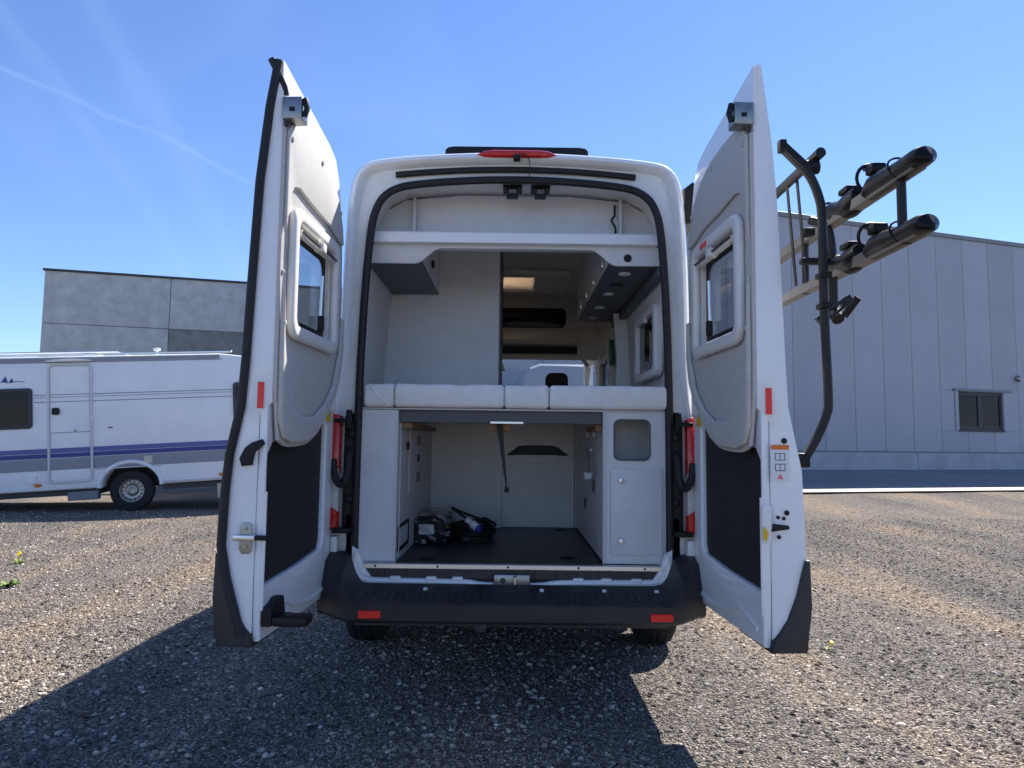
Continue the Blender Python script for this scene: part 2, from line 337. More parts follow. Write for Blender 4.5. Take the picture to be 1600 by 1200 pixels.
for n in range(-9, 25):
    a, b = 1.2 * n, 1.2 * n + 1.2
    if b <= WX0 or a >= WX1: rectpanel(a, b, 1.13, 8.55); continue
    rectpanel(a, b, WZ1, 8.55); rectpanel(a, b, 1.13, WZ0)
    if a < WX0: rectpanel(a, WX0, WZ0 + .001, WZ1 - .001)
    if b > WX1: rectpanel(WX1, b, WZ0 + .001, WZ1 - .001)
for n in range(-3, 6): MB().box(6 * n - 1.1 + .01, 6 * n + 4.9 - .01, -.03, .1, .2, 1.10, .01, 1).build('plinth_slab', PLINTH, hall)
MB().box(-12, 30, -.045, .1, 1.102, 1.128).build('drip_flashing', SHEETD, hall)
MB().box(-12, 30, -.05, .3, 8.552, 8.70, .01, 1).build('roof_flashing', SHEETD, hall)
win = MB().prism(rrect(WX0 + .14, WX1 - .24, WZ0 + .05, WZ1 - .03, .002, 1), .04, .12, XZ, holes=[rrect(WX0 + .24, 7.72, WZ0 + .17, WZ1 - .12, .002, 1), rrect(7.92, WX1 - .34, WZ0 + .17, WZ1 - .12, .002, 1)]).build('window', DARK, hall)
for a, b in ((WX0 + .24, 7.72), (7.92, WX1 - .34)): MB().box(a, b, .07, .08, WZ0 + .17, WZ1 - .12).build('pane', DGLASS, win)
MB().box(WX0 - .08, WX1 + .08, -.06, .04, WZ1 + .003, WZ1 + .09, .005, 1).build('lintel_flashing', SHEETD, win)
MB().box(WX0, WX0 + .138, -.03, .05, WZ0, WZ1).build('reveal', SHEET, win); MB().box(WX1 - .238, WX1, -.03, .05, WZ0, WZ1).build('reveal', SHEET, win)
MB().box(WX0 + .14, WX1 - .24, -.04, .05, WZ0 - .03, WZ0 + .045).build('sill', DARK, win)
lm = MB().lathe([(.01, 0), (.09, .02), (.12, .08), (.09, .15), (.01, .17)], axis((9.56, 0, 3.74), (0, -1, 0)), 16).build('wall_lamp', STEEL, hall)

# ------------------------------------------------------------------ precast concrete building
cb_ = thing('concrete_building', 'weathered precast concrete hall rising behind the white caravan', 'building', (-20.1, 26.37, 0), (0, 0, R(15.5)))
MB().box(0, 20, .12, 16, .1, 8.38).build('core', CONCD, cb_)
for i in range(4):
    for j, (z0, z1) in enumerate(((6.12, 8.38), (3.8, 6.1), (1.5, 3.78), (.05, 1.48))):
        a = 4.98 * i
        MB().box(a + .012, a + 4.968, 0, .1, z0, z1, .012, 1).build('concrete_panel', CONCD if (j == 1 and i == 1) else CONC, cb_)
MB().box(-.06, 20, -.06, .5, 8.382, 8.47).build('roof_flashing', DARK, cb_)

# ------------------------------------------------------------------ caravan
cv = thing('caravan', 'white touring caravan with blue and grey stripes parked on the gravel', 'caravan', (-6.65, 8.99, .0), (0, -R(3.7), R(15)))
# local: x along the side (0 = axle), y into the body, z up from the tyre contact
prof = [(-3.3, .5), (-3.42, 1.2), (-3.38, 2.2), (-3.2, 2.62), (-3.0, 2.76), (1.5, 2.76), (1.95, 2.70), (2.45, 2.48), (2.75, 1.95), (2.8, 1.0), (2.7, .46)]
arch = [(.46 * math.cos(R(a)), .44 + .40 * math.sin(R(a))) for a in range(0, 181, 15)]
MB().prism(prof + [(.46, .44)] + arch[1:-1] + [(-.46, .44), (-3.2, .44)], 0, 2.25, XZ, bev=.04, seg=3).build('body', CARAV, cv)
MB().box(-3.0, 1.5, -.012, -.002, 2.66, 2.73).build('roof_band', CGREY, cv)
MB().box(-3.1, 1.72, -.03, .0, 2.765, 2.80, .006, 1).build('awning_rail', ALU, cv)
MB().box(-3.0, 1.55, -.008, -.001, 2.645, 2.652).build('pinstripe', CBLUE, cv)
for z, h, m in ((2.088, .012, CLINE), (2.045, .008, CLINE), (1.965, .012, CLINE)):
    for a, b in ((-1.48, -1.30), (-.59, 1.70)): MB().box(a, b, -.006, -.001, z - h / 2, z + h / 2).build('pinstripe', m, cv)
for a, b in ((-3.3, -1.28), (-.575, 2.65)):
    MB().box(a, b, -.006, -.001, 1.083, 1.165).build('stripe', CVIOLET, cv); MB().box(a, b, -.006, -.001, 1.0, 1.076).build('stripe', CBLUE, cv)
    MB().box(a, b, -.006, -.001,   .79, .992).build('stripe', CGREY, cv)
dr = MB().prism(rrect(-1.275, -.58, .56, 2.62, .09), -.03, 0, XZ, holes=[rrect(-1.24, -.615, .595, 2.585, .06)], bev=.006).build('door_frame', EDGE, cv)
dd = MB().prism(rrect(-1.232, -.623, .603, 2.577, .055), -.012, 0, XZ, bev=.004).build('door', CARAV, cv)
for z, h, m in ((1.124, .082, CVIOLET), (1.038, .076, CBLUE), (.891, .2, CGREY), (2.088, .012, CLINE), (2.045, .008, CLINE), (1.965, .012, CLINE), (1.43, .008, DARK)):
    MB().box(-1.23, -.625, -.0165, -.0125, z - h / 2, z + h / 2).build('stripe', m, dd)
MB().prism(rrect(-1.2, -1.09, 1.74, 1.86, .03), -.05, -.012, XZ, bev=.01).build('handle', BLACK, dd)
MB().lathe([(.005, 0), (.025, .004), (.025, .012), (.005, .014)], axis((-.85, -.0125, 1.46), (0, -1, 0)), 12).build('lock', STEEL, dd)
MB().prism([(-1.3, 2.655), (-1.25, 2.68), (-.93, 2.70), (-.6, 2.68), (-.55, 2.655)], -.1, -.012, XZ, bev=.01).build('rain_gutter', FRAME, cv)
def cwin(a, b, z0, z1):
    f = MB().prism(rrect(a, b, z0, z1, .06), -.03, 0, XZ, holes=[rrect(a + .06, b - .06, z0 + .06, z1 - .06, .04)], bev=.008).build('window', DARK, cv)
    MB().prism(rrect(a + .055, b - .055, z0 + .055, z1 - .055, .04), -.02, -.005, XZ).build('pane', DGLASS, f)
cwin(-2.7, -1.5, 1.52, 2.215); cwin(1.72, 2.5, 1.55, 2.215)
for z in (.8, 1.6, 2.4): MB().box(-.60, -.575, -.045, -.02, z, z + .09, .004, 1).build('hinge', FRAME, dd)
MB().box(-.35, -.27, -.008, 0, 1.475, 1.495, .002, 1).build('key_cover', DARK, cv)
MB().box(-1.60, -1.45, -.018, 0, .58, .72, .006, 1).build('service_hatch', CARAV, cv)
for x in (-1.43, 1.50):
    MB().lathe([(.01, 0), (.06, .006), (.055, .03), (.01, .036)], axis((x, 0, .55), (0, -1, 0)) @ Matrix.Scale(.5, 4, (0, 1, 0)), 16).build('side_marker', ORANGE, cv)
MB().box(.22, .36, -.03, 0, .82, .96, .008, 1).build('vent_cover', mat('aged_plastic', (.60, .57, .46), .5), cv)
MB().box(-.6, .5, -.02, 0, .765, .785, .004, 1).build('trim_rail', EDGE, cv)
MB().box(.5, 2.3, -.02, 0, .475, .50, .004, 1).build('trim_rail', EDGE, cv)
MB().tube([(.50 * math.cos(R(a)), -.012, .44 + .43 * math.sin(R(a))) for a in range(0, 181, 10)], .035, 8, flat=.8).build('wheel_arch', CARAV, cv)
MB().box(-.47, .47, .32, 2.1, .40, .86).build('wheel_housing', BLACK, cv)
wh = MB().lathe([(.20, -.09), (.31, -.10), (.345, -.085), (.36, -.05), (.36, .05), (.345, .085), (.31, .10), (.20, .09)], axis((0, .16, .36), (0, -1, 0)), 40, False).build('wheel', TYRE, cv)
rim = MB().lathe([(.01, .035), (.055, .04), (.06, .065), (.085, .06), (.10, .03), (.15, .045), (.185, .035), (.19, .085), (.212, .09), (.212, .0), (.01, .0)], axis((0, .16, .36), (0, -1, 0)), 40).build('rim', STEEL, wh)
for k in range(14):
    a = 2 * math.pi * k / 14; MB().lathe([(.001, .0), (.014, .0), (.014, .012), (.001, .012)], axis((.155 * math.cos(a), .16 - .038, .36 + .155 * math.sin(a)), (0, -1, 0)), 8).build('rim_hole', BLACK, rim)
MB().box(-3.0, -.5, .1, 2.0, .34, .43).build('chassis', DARK, cv); MB().box(.5, 2.3, .1, 2.0, .34, .43).build('chassis', DARK, cv)
MB().box(-.98, -.52, -.02, .2, .25, .40, .01, 1).build('entry_step', SHEETD, cv); MB().box(1.4, 1.55, .05, .25, .12, .40, .01, 1).build('support_leg', STEEL, cv); MB().box(-2.9, -2.75, .05, .25, .03, .40, .01, 1).build('support_leg', STEEL, cv)
MB().lathe([(.01, 0), (.17, 0), (.17, .05), (.12, .11), (.01, .13)], axis((-.70, .5, 2.76), (0, 0, 1)), 20).build('roof_dome', FRAME, cv)
MB().lathe([(.01, 0), (.03, 0), (.03, .12), (.06, .12), (.06, .16), (.01, .17)], axis((.38, .4, 2.76), (0, 0, 1)), 12).build('flue', FRAME, cv)
MB().tube([(-2.5, .3, 2.76), (-2.4, .3, 2.86), (-.25, .3, 2.86), (.0, .3, 2.78)], .018, 8).build('roof_rail', ALU, cv)
lg = MB()
for k, (a, c) in enumerate((((-1.97, 2.33), (-1.90, 2.43)), ((-1.85, 2.33), (-1.81, 2.40)))): lg.prism([a, c, (c[0] + .03, a[1])], -.005, -.001, XZ)
lg.tube(catmull([(-2.10, -.004, 2.32), (-1.95, -.004, 2.335), (-1.85, -.004, 2.32), (-1.73, -.004, 2.335), (-1.62, -.004, 2.325)]), .006, 5)
lg.build('wave_emblem', CBLUE, cv)

# ------------------------------------------------------------------ vehicles standing ahead of the van (seen through the windscreen)
def far_van(x, y, rz, label, h, paint):
    v = thing('parked_van', label, 'van', (x, y, gz(x, y)), (0, 0, rz))
    half = [(.95, .45), (.98, .7), (.98, 1.3), (.93, 1.8), (.88, h - .25), (.8, h - .08), (.6, h)]
    ring = half + [(-a, b) for a, b in half[::-1]]
    MB().loft([[(a * s, yy, .45 + (b - .45) * s) for a, b in ring] for yy, s in ((-.03, .9), (0, .98), (.08, 1), (4.5, 1), (4.9, .85), (5.4, .55))]).build('body', paint, v)
    for s in (-1, 1):
        MB().prism(rrect(min(s * .1, s * .7), max(s * .1, s * .7), 1.5, 2.1, .06), -.045, -.02, XZ, bev=.005).build('window', DGLASS, v)
        MB().box(s * .86 - .06, s * .86 + .06, -.05, .05, .9, 1.4, .01).build('tail_lamp', REDL, v)
        for yy in (1.0, 4.4): MB().lathe([(.1, -.1), (.32, -.1), (.34, -.06), (.34, .06), (.32, .1), (.1, .1)], axis((s * .86, yy, .34), (1, 0, 0)), 20).build('wheel', TYRE, v)
    MB().box(-.95, .95, -.12, .05, .42, .62, .03).build('bumper', BUMPER, v)
    return v
far_van(1.15, 10.5, R(4), 'silver high-roof van parked ahead, seen through the windscreen beside the headrest', 2.75, mat('silver_blue_paint', (.30, .34, .40), .35))
far_van(-1.6, 12.5, R(-3), 'white van parked beyond, seen through the windscreen near the tall wall panel', 2.9, WHITE)

# ------------------------------------------------------------------ the camper van
van = thing('camper_van', 'white high-roof camper van with both rear doors open, grey furniture inside', 'camper van', (.011, 0, 0))
half = [(.93, .46), (.965, .6), (.972, .9), (.972, 1.25), (.955, 1.38), (.925, 1.5), (.908, 1.7), (.902, 2.0), (.895, 2.26), (.884, 2.5), (.87, 2.62), (.848, 2.69), (.81, 2.738), (.75, 2.768), (.6, 2.79), (.4, 2.805), (.2, 2.815)]
ring = half + [(0, 2.82)] + [(-a, b) for a, b in half[::-1]]
ring = [(v.x, v.y) for v in catmull([(a, b, 0) for a, b in ring], 3)]
def oring(y, inset=0, clamp=9, shrink=1):
    q = offset(ring, inset) if inset else ring
    return [(a * shrink, y, min(b, clamp)) for a, b in q]
rings = [oring(.05, .06), oring(.012, .052), oring(-.004, .036), oring(.0, .018), oring(.02, .005), oring(.06), oring(2.15), oring(2.75), oring(3.5), oring(4.0, 0, 2.6), oring(4.35, 0, 2.3), oring(5.0, .02, 1.5), oring(5.75, .08, 1.2), oring(5.85, .16, 1.1)]
def sk(i, k): return i == 10 and rings[10][k][2] > 2.29 and rings[10][(k + 1) % len(ring)][2] > 2.29 and k < len(ring) - 1
def skw(i, k):   # roof hatch opening and cab side windows
    if k >= len(ring) - 1: return False
    a, c = ring[k], ring[k + 1]
    if i == 6: return abs(a[0]) < .3 and abs(c[0]) < .3 and a[1] > 2.5
    return i in (8, 9) and 1.37 < min(a[1], c[1]) and max(a[1], c[1]) < 2.1
b = MB().loft(rings, cap=False, skip=lambda i, k: sk(i, k) or skw(i, k) or k == len(ring) - 1)
b.build('body_shell', WHITE, van)
ws = MB(); bm_ = ws.bm
for k in range(len(ring) - 1):
    if sk(10, k):
        bm_.faces.new([bm_.verts.new(rings[10][k]), bm_.verts.new(rings[10][k + 1]), bm_.verts.new(rings[11][k + 1]), bm_.verts.new(rings[11][k])])
bmesh.ops.remove_doubles(bm_, verts=bm_.verts, dist=1e-4)
ws.build('windscreen', WGLASS, van)
for s in (-1, 1):
    b = MB()
    for i in (8, 9):
        for k in range(len(ring) - 1):
            if skw(i, k) and ring[k][0] * s > 0: b.bm.faces.new([b.bm.verts.new(v) for v in (rings[i][k], rings[i][k + 1], rings[i + 1][k + 1], rings[i + 1][k])])
    bmesh.ops.remove_doubles(b.bm, verts=b.bm.verts, dist=1e-4); b.build('cab_window', WGLASS, van)
MB().box(-.30, .30, 2.1, 2.8, 2.824, 2.85, .008).build('roof_hatch', mat('hatch_acrylic', (.75, .78, .8), .2, trans=.9), van)
# aperture outline (half) bottom centre -> top centre
ah = [(.69, .605), (.755, .618), (.788, .66), (.796, .74), (.796, 1.1), (.793, 1.6), (.782, 2.0), (.768, 2.25), (.755, 2.40), (.737, 2.49), (.70, 2.565), (.63, 2.615), (.517, 2.64), (.3, 2.66), (.1, 2.669)]
ap2 = [(-a, b) for a, b in ah] + [(a, b) for a, b in ah[::-1]]
ap = [(v.x, v.y) for v in catmull([(a, b, 0) for a, b in ap2], 3, True)]
pl = [(a, b) for a, b in offset(ring, .055)]
MB().prism(pl, .05, .056, XZ, holes=[ap]).build('door_jamb', WHITE2, van)
MB().tube([(a, .03, b) for a, b in ap], .021, 8, closed=True).build('aperture_seal', RUBBER, van)
# cream inner trim round the opening, above the bed
def sect(pts, zmin): return [q for q in pts if q[1] > zmin]
inn = offset(ap, .02); i2 = offset(ap, .052)
st = min(range(len(ap)), key=lambda k: (ap[k][0] + .79) ** 2 + (ap[k][1] - 1.45) ** 2)
idx = []; k = st; dirn = 1 if ap[(st + 1) % len(ap)][1] > ap[st][1] else -1
while True:
    idx.append(k % len(ap)); k += dirn
    if ap[k % len(ap)][1] < 1.44: break
b = MB(); b.loft([[(inn[i][0], .04, inn[i][1]), (i2[i][0], .06, i2[i][1]), (i2[i][0] * .985, .20, i2[i][1] - .01), (inn[i][0], .20, inn[i][1])] for i in idx]); b.build('opening_trim', LINING, van)
# black weather strip, brake light, camera, cable, roof items
MB().tube([(x, .036, 2.728 - .035 * (x / .63) ** 2) for x in ticks(-.635, .625, 16)], .017, 8, flat=.9).build('weather_strip', RUBBER, van)
bl = MB().loft([[(x, -.004 - .02 * math.cos(a) * sc_, 2.798 - .006 * (x / .2) ** 2 + .020 * math.sin(a) * sc_) for a in [2 * math.pi * q / 10 for q in range(10)]] for x, sc_ in ((-.205, .1), (-.17, .8), (-.12, 1), (.12, 1), (.17, .8), (.205, .1))]).build('brake_light', REDL, van)
cmn = MB().box(-.018, .018, -.035, .0, 2.755, 2.785, .004, 1).build('reversing_camera', BLACK, van)
MB().lathe([(.001, 0), (.009, 0), (.011, .012), (.001, .014)], axis((0, -.034, 2.767), (0, -1, -.2)), 12).build('lens', DGLASS, cmn)
MB().tube(catmull([(.01, -.02, 2.79), (.04, -.03, 2.785), (.065, -.01, 2.76), (.068, .01, 2.72), (.066, .02, 2.68)]), .0028, 6).build('camera_cable', RUBBER, van)
MB().prism([(-.40, 2.80), (-.40, 2.925), (-.385, 2.94), (-.35, 2.946), (.35, 2.946), (.385, 2.94), (.40, 2.925), (.40, 2.80)], .25, .9, XZ, bev=.01).build('roof_fairing', BLACK, van)
MB().prism([(.905, 2.50), (.905, 2.66), (.95, 2.70), (1.01, 2.68), (1.03, 2.6), (1.01, 2.51)], .20, 3.6, XZ, bev=.015).build('awning_case', SHEETD, van)
aw = MB().prism([(.90, 2.49), (.90, 2.67), (.95, 2.71), (1.015, 2.69), (1.037, 2.6), (1.015, 2.50)], .12, .2, XZ, bev=.02).build('awning_end_cap', BLACK, van)
# jamb seams and drain channels
for s in (-1, 1):
    MB().tube([(s * .80, .046, 2.70), (s * .835, .046, 2.64), (s * .848, .046, 2.5), (s * .856, .046, 2.2), (s * .866, .046, 1.75), (s * .872, .046, 1.46)], .006, 6).build('jamb_bead', WHITE2, van)
    MB().box(s * .845 - .006, s * .845 + .006, .03, .05, 2.0, 2.10, .003, 1).build('hinge_cover', WHITE2, van)
# sill
MB().box(-.742, .752, -.012, .03, .664, .688, .003, 1).build('sill_strip', ALU, van)
for x in (-.68, -.37, -.02, .33, .66): MB().lathe([(.001, 0), (.006, 0), (.006, .003), (.001, .004)], axis((x, -.012, .677), (0, -1, 0)), 8).build('sill_screw', DARK, van)
for k in range(14): MB().box(-.74 + k * .1066, -.74 + k * .1066 + .1046, .003, .05, .618, .662).build('floor_edge_plank', FLOOR, van)
lip = [(-.775, .75), (-.785, .69), (-.77, .635), (-.72, .607), (-.6, .602), (-.4, .600), (-.22, .597), (-.13, .585), (.13, .585), (.22, .597), (.4, .602), (.6, .604), (.72, .610), (.77, .637), (.785, .69), (.775, .75)]
MB().tube([(v.x, .0, v.y) for v in catmull([(a, b, 0) for a, b in lip], 5)], .017, 8).build('sill_lip', WHITE, van)
for x in (-.58, -.40, -.27, .33, .47, .62): MB().box(x - .028, x + .028, -.018, .02, .606, .628, .008).build('sill_bump', WHITE, van)
for s in (-1, 1): MB().prism([(s * .80, .62), (s * .80, .77), (s * .765, .745), (s * .745, .69), (s * .72, .65), (s * .70, .622)], -.012, .04, XZ, bev=.01).build('sill_corner', WHITE, van)
lt = MB().box(-.09, .09, -.03, .02, .588, .645, .008).build('striker_plate', STEEL, van)
MB().tube([(.015, -.045, .60), (.015, -.06, .605), (.015, -.06, .635), (.015, -.045, .64)], .006, 8).build('striker_loop', ALU, lt)
MB().lathe([(.001, 0), (.014, 0), (.012, .01), (.001, .011)], axis((-.045, -.03, .615), (0, -1, 0)), 10).build('bolt', DARK, lt)
# bumper
def bsec(x):
    e = sstep(.70, .93, abs(x)); up = sstep(.74, .82, abs(x)); yb = -.255 + .10 * e * e
    return [(x, .06, .47), (x, yb + .03, .452 + .02 * e), (x, yb + .005, .47 + .02 * e), (x, yb, .545 + .01 * e), (x, yb + .012, .553 + .06 * up), (x, yb + .03, .557 + .10 * up), (x, -.11, .576 + .14 * up), (x, -.05, .588 + .15 * up), (x, -.03, .596 + .15 * up), (x, .06, .585 + .155 * up)]
xs_ = ticks(-.925, .925, 60)
bu = MB().loft([bsec(x) for x in xs_]).build('bumper', BUMPER, van)
for k in range(40):
    x = -.70 + 1.4 * k / 39
    MB().box(x - .006, x + .006, -.115, .0, -.004, .007, .002, 1, M=Matrix.Translation((0, -.11, .576)) @ Matrix.Rotation(math.atan(.019 / .115), 4, 'X')).build('step_rib', BUMPER, bu)
for x in (-.655, .692): MB().box(x - .052, x + .052, -.2625, -.24, .480, .516, .004, 1).build('reflector', RED, bu)
for x in (-.417, .145, .447, .70): MB().box(x - .01, x + .01, -.112, -.09, .578, .592, .003, 1).build('clip', PAPER, bu)
# tail lamps, hinge plates, hoses
for s in (-1, 1):
    tl = MB().prism([(s * a, z) for a, z in ((.876, .85), (.874, 1.42), (.93, 1.44), (.985, 1.36), (.985, .85))], -.012, .09, XZ, bev=.012).build('tail_lamp', REDL, van)
    MB().prism([(s * a, z) for a, z in ((.875, .94), (.875, 1.15), (.99, 1.23), (.99, 1.02))], -.018, .05, XZ, bev=.006).build('clear_lens', CLEARL, tl)
    hp = MB().prism([(s * a, z) for a, z in ((.815, .92), (.812, 1.40), (.86, 1.42), (.863, .86), (.84, .86), (.838, .92))], .02, .05, XZ, bev=.004).build('hinge_plate', BLACK, van)
    for z in (1.00, 1.33): MB().lathe([(.001, 0), (.022, 0), (.02, .014), (.008, .02), (.001, .02)], axis((s * .828, .02, z), (0, -1, 0)), 14).build('bolt', BLACK, hp)
    MB().box(*sorted((s * .812, s * .90)), -.045, .02, 1.385, 1.405, .004).build('hinge_arm', BLACK, hp)
    MB().tube([(s * .83, -.02, 1.36), (s * .83, -.02, 1.45)], .016, 10).build('hinge_pin', BLACK, hp)
    MB().box(*sorted((s * .81, s * .90)), -.03, .02, .835, .862, .006).build('check_strap', BLACK, hp)
    MB().tube(catmull([(s * .822, .02, 1.25), (s * .823, -.02, 1.22), (s * .826, -.04, 1.14), (s * .84, -.055, 1.085), (s * .865, -.06, 1.085), (s * .885, -.055, 1.13), (s * .90, -.04, 1.2)], 8), [.017 + .002 * (k % 2) for k in range(49)], 10).build('cable_hose', RUBBER, van)
    MB().box(*sorted((s * .87, s * .905)), -.03, .03, .70, .82, .008).build('lower_hinge', WHITE2, van)
# underbody, wheels
MB().box(-.80, .80, .1, 5.4, .36, .60).build('underbody', DARK, van)
for s in (-1, 1): MB().box(*sorted((s * .86, s * .955)), 1.62, 4.5, .24, .52, .02).build('side_sill_sunblock', BUMPER, van)  # sills added low to block the sun from shining under the van
MB().box(-.5, .5, 1.7, 3.2, .24, .36, .03).build('tank_sunblock', DARK, van)  # unseen block added below the floor to keep sunlight off the ground there
MB().tube([(-.8, 1.2, .36), (.8, 1.2, .36)], .05, 10).build('axle', DARK, van)
MB().tube([(-.15, -.05, .40), (-.13, .3, .38), (-.1, .6, .38)], .03, 10).build('tow_eye', DARK, van)
for s in (-1, 1):
    for y in (1.2, 4.95):
        w_ = MB().lathe([(.2, -.11), (.30, -.118), (.335, -.10), (.35, -.075), (.35, .075), (.335, .10), (.30, .118), (.2, .11)], axis((s * .925, y, .348), (1, 0, 0)), 40, False).build('wheel', TYRE, van)
        g = MB()
        for o_ in (-.05, 0, .05): g.lathe([(.349, o_ - .006), (.3515, o_ - .006), (.3515, o_ + .006), (.349, o_ + .006)], axis((s * .925, y, .348), (1, 0, 0)), 40)
        g.build('tread_groove', BLACK, w_)
        MB().lathe([(.01, .02), (.1, .04), (.2, .08), (.215, .10), (.215, -.1), (.01, -.1)], axis((s * .925, y, .348), (s, 0, 0)), 24).build('rim', STEEL, w_)

# ---- interior lining
lh = [(.86, .66), (.86, 1.2), (.85, 1.6), (.82, 2.1), (.795, 2.35), (.76, 2.52), (.70, 2.61), (.6, 2.66), (.4, 2.69)]
lr = lh + [(0, 2.70)] + [(-a, b) for a, b in lh[::-1]]
MB().loft([[(a, y, b) for a, b in lr] for y in (.055, .5, 1.2, 2.15, 2.75, 3.05)], cap=False, closed=False, skip=lambda i, k: i == 3 and abs(lr[k][0]) < .5 and abs(lr[k + 1][0]) < .5 and lr[k][1] > 2.6).build('interior_lining', LINING, van)
lr2 = [(a, min(b, 2.22)) for a, b in lr]
MB().loft([[(a, y, b) for a, b in lr2] for y in (3.05, 3.5, 4.3)], cap=False, closed=False, skip=lambda i, k: i == 1 and 1.3 < lr2[k][1] + lr2[k + 1][1] - 1.3 < 2.75 and abs(lr2[k][0]) > .75).build('cab_lining', LINING, van)
MB().box(-.86, .86, .045, 3.0, .60, .676).build('load_floor', FLOOR, van)
MB().box(-.9, .9, 3.0, 5.0, .60, .75).build('cab_floor', SHEETD, van)
MB().box(-.85, .85, 4.45, 5.0, .9, 1.38, .08, 3).build('dashboard_bounce', SHEETD, van)  # unseen grey dash added to bounce more light around the cab
# over-cab front: dark glazed shelf opening, storage roll, slot
MB().box(-.80, .80, 3.06, 3.12, 2.08, 2.72).build('overcab_panel', LINING, van)
MB().prism(rrect(-.62, .49, 2.375, 2.56, .05), 3.02, 3.058, XZ, bev=.008).build('overcab_window', DGLASS, van)
MB().prism([(3.055, 2.20), (2.98, 2.21), (2.95, 2.25), (2.98, 2.29), (3.055, 2.30)], -.66, .60, YZ, bev=.01).build('overcab_roll', LINING, van)
MB().box(-.66, .60, 3.035, 3.058, 2.13, 2.195).build('overcab_slot', BLACK, van)
MB().tube([(-.7, 3.02, 2.09), (.64, 3.02, 2.09), (.70, 3.05, 2.02)], .02, 8).build('overcab_trim', LINING, van)
MB().prism([(-.25, 2.09), (-.1, 2.06), (-.08, 1.99), (-.30, 1.99), (-.36, 2.06)], 3.3, 3.4, XZ, bev=.02).build('mirror_console', LINING, van)
SEATM = mat('seat_cloth', (.05, .048, .047), .9, bump=.2, bscale=200)
def seat(x):
    MB().prism(rrect(x - .11, x + .11, 1.80, 1.98, .06), 3.35, 3.45, XZ, bev=.02).build('headrest', SEATM, van)
    MB().prism(rrect(x - .25, x + .25, 1.10, 1.82, .10), 3.33, 3.48, XZ, bev=.03).build('seat_back', SEATM, van)
    MB().box(x - .26, x + .26, 3.4, 3.95, .95, 1.12, .04).build('seat_cushion', SEATM, van)
seat(.43); seat(-.45)
for s in (-1, 1): MB().box(*sorted((s * .79, s * .85)), 4.15, 4.35, 1.1, 2.3, .02).build('windscreen_pillar', LINING, van)
# skylight
sk_ = MB().prism(rrect(-.46, .46, 2.05, 2.95, .05), 2.650, 2.685, XY, holes=[rrect(-.33, .17, 2.17, 2.73, .03)], bev=.008).build('skylight_frame', LINING, van)
MB().box(-.33, .17, 2.15, 2.75, 2.672, 2.680).build('skylight_blind', BEIGE, sk_)
# tall partition of the wash cabin
MB().box(-.88, -.10, 1.0, 1.03, 1.45, 2.68, .002, 1).build('wash_cabin_wall', FURN, van)
MB().box(-.099, -.088, .997, 1.9, 1.45, 2.68).build('wash_cabin_edge', FURND, van)
# shelf, back panel, dividers, valance
MB().prism([(.085, 2.348), (.085, 2.40), (.095, 2.408), (.30, 2.408), (.30, 2.36), (.13, 2.345)], -.755, .755, YZ, bev=.003).build('rear_shelf', SHELFW, van)
bpn = [(-.78, 2.40), (-.765, 2.50), (-.72, 2.585), (-.62, 2.645), (-.3, 2.675), (.3, 2.675), (.62, 2.645), (.72, 2.585), (.765, 2.50), (.78, 2.40)]
MB().prism(bpn, .295, .305, XZ).build('shelf_back_panel', FURN, van)
for x in (-.562, .578): MB().box(x - .008, x + .008, .235, .29, 2.409, 2.645, .001, 1).build('shelf_divider', EDGE, van)
for s in (-1, 1):
    o2 = [(s * a, z) for a, z in [(.77, 2.345), (.77, 2.245), (.54, 2.243)]] + [(s * (.54 - .14 * q), 2.243 + .084 * sstep(0, 1, q)) for q in (.15, .3, .45, .6, .75, .9, 1)] + [(s * .0, 2.329), (s * .0, 2.345)]
    MB().prism(o2, .13, .145, XZ, bev=.002).build('valance_board', FURN, van)
for x in (-.02, .13):
    d = MB().box(x - .052, x + .052, .09, .20, 2.652, 2.668, .004, 1).build('alarm_sensor', BLACK, van)
    MB().box(x - .032, x + .03, .085, .15, 2.605, 2.654, .006).build('sensor_body', BLACK, d); MB().box(x - .02, x + .02, .080, .0855, 2.618, 2.64, .002, 1).build('sensor_face', INK, d)
MB().tube(catmull([(.55, .27, 2.62), (.548, .26, 2.56), (.53, .25, 2.53), (.55, .25, 2.49), (.548, .24, 2.45), (.52, .22, 2.425), (.48, .2, 2.414)]), .006, 6).build('loose_cable', RUBBER, van)
# overhead lockers
lk = MB().box(-.80, -.50, .15, .98, 2.251, 2.262).build('locker_base', FURND, van)
MB().box(-.515, -.50, .31, .98, 2.263, 2.66).build('locker_front', FURN, lk); MB().box(-.515, -.50, .15, .308, 2.263, 2.345).build('locker_front', FURN, lk)
MB().prism([(-.80, 2.243), (-.52, 2.243), (-.502, 2.25), (-.492, 2.27), (-.492, 2.66), (-.80, 2.66)], .981, .999, XZ, bev=.002).build('locker_end_panel', EDGE, lk)
MB().box(-.498, -.482, .55, .59, 2.33, 2.37, .004).build('latch', BLACK, lk)
rk = MB().box(.50, .80, .15, 1.95, 2.251, 2.262).build('locker_base', FURND, van)
MB().box(.50, .515, .31, 1.95, 2.263, 2.66).build('locker_front', FURN, rk); MB().box(.50, .515, .15, .308, 2.263, 2.345).build('locker_front', FURN, rk)
for y in (.32, .75, 1.15, 1.55): MB().box(.482, .499, y, y + .07, 2.28, 2.33, .005).build('latch', ALU, rk)
for x, y in ((.615, .33), (.60, .88), (.60, 1.33), (.60, 1.75)): MB().lathe([(.001, 0), (.035, 0), (.032, .008), (.001, .008)], axis((x, y, 2.25), (0, 0, -1)), 18).build('spot_light', PAPER, rk)
MB().prism(rrect(.57, .65, .60, .63, .014), 2.243, 2.250, XY).build('vent_slot', BLACK, rk)
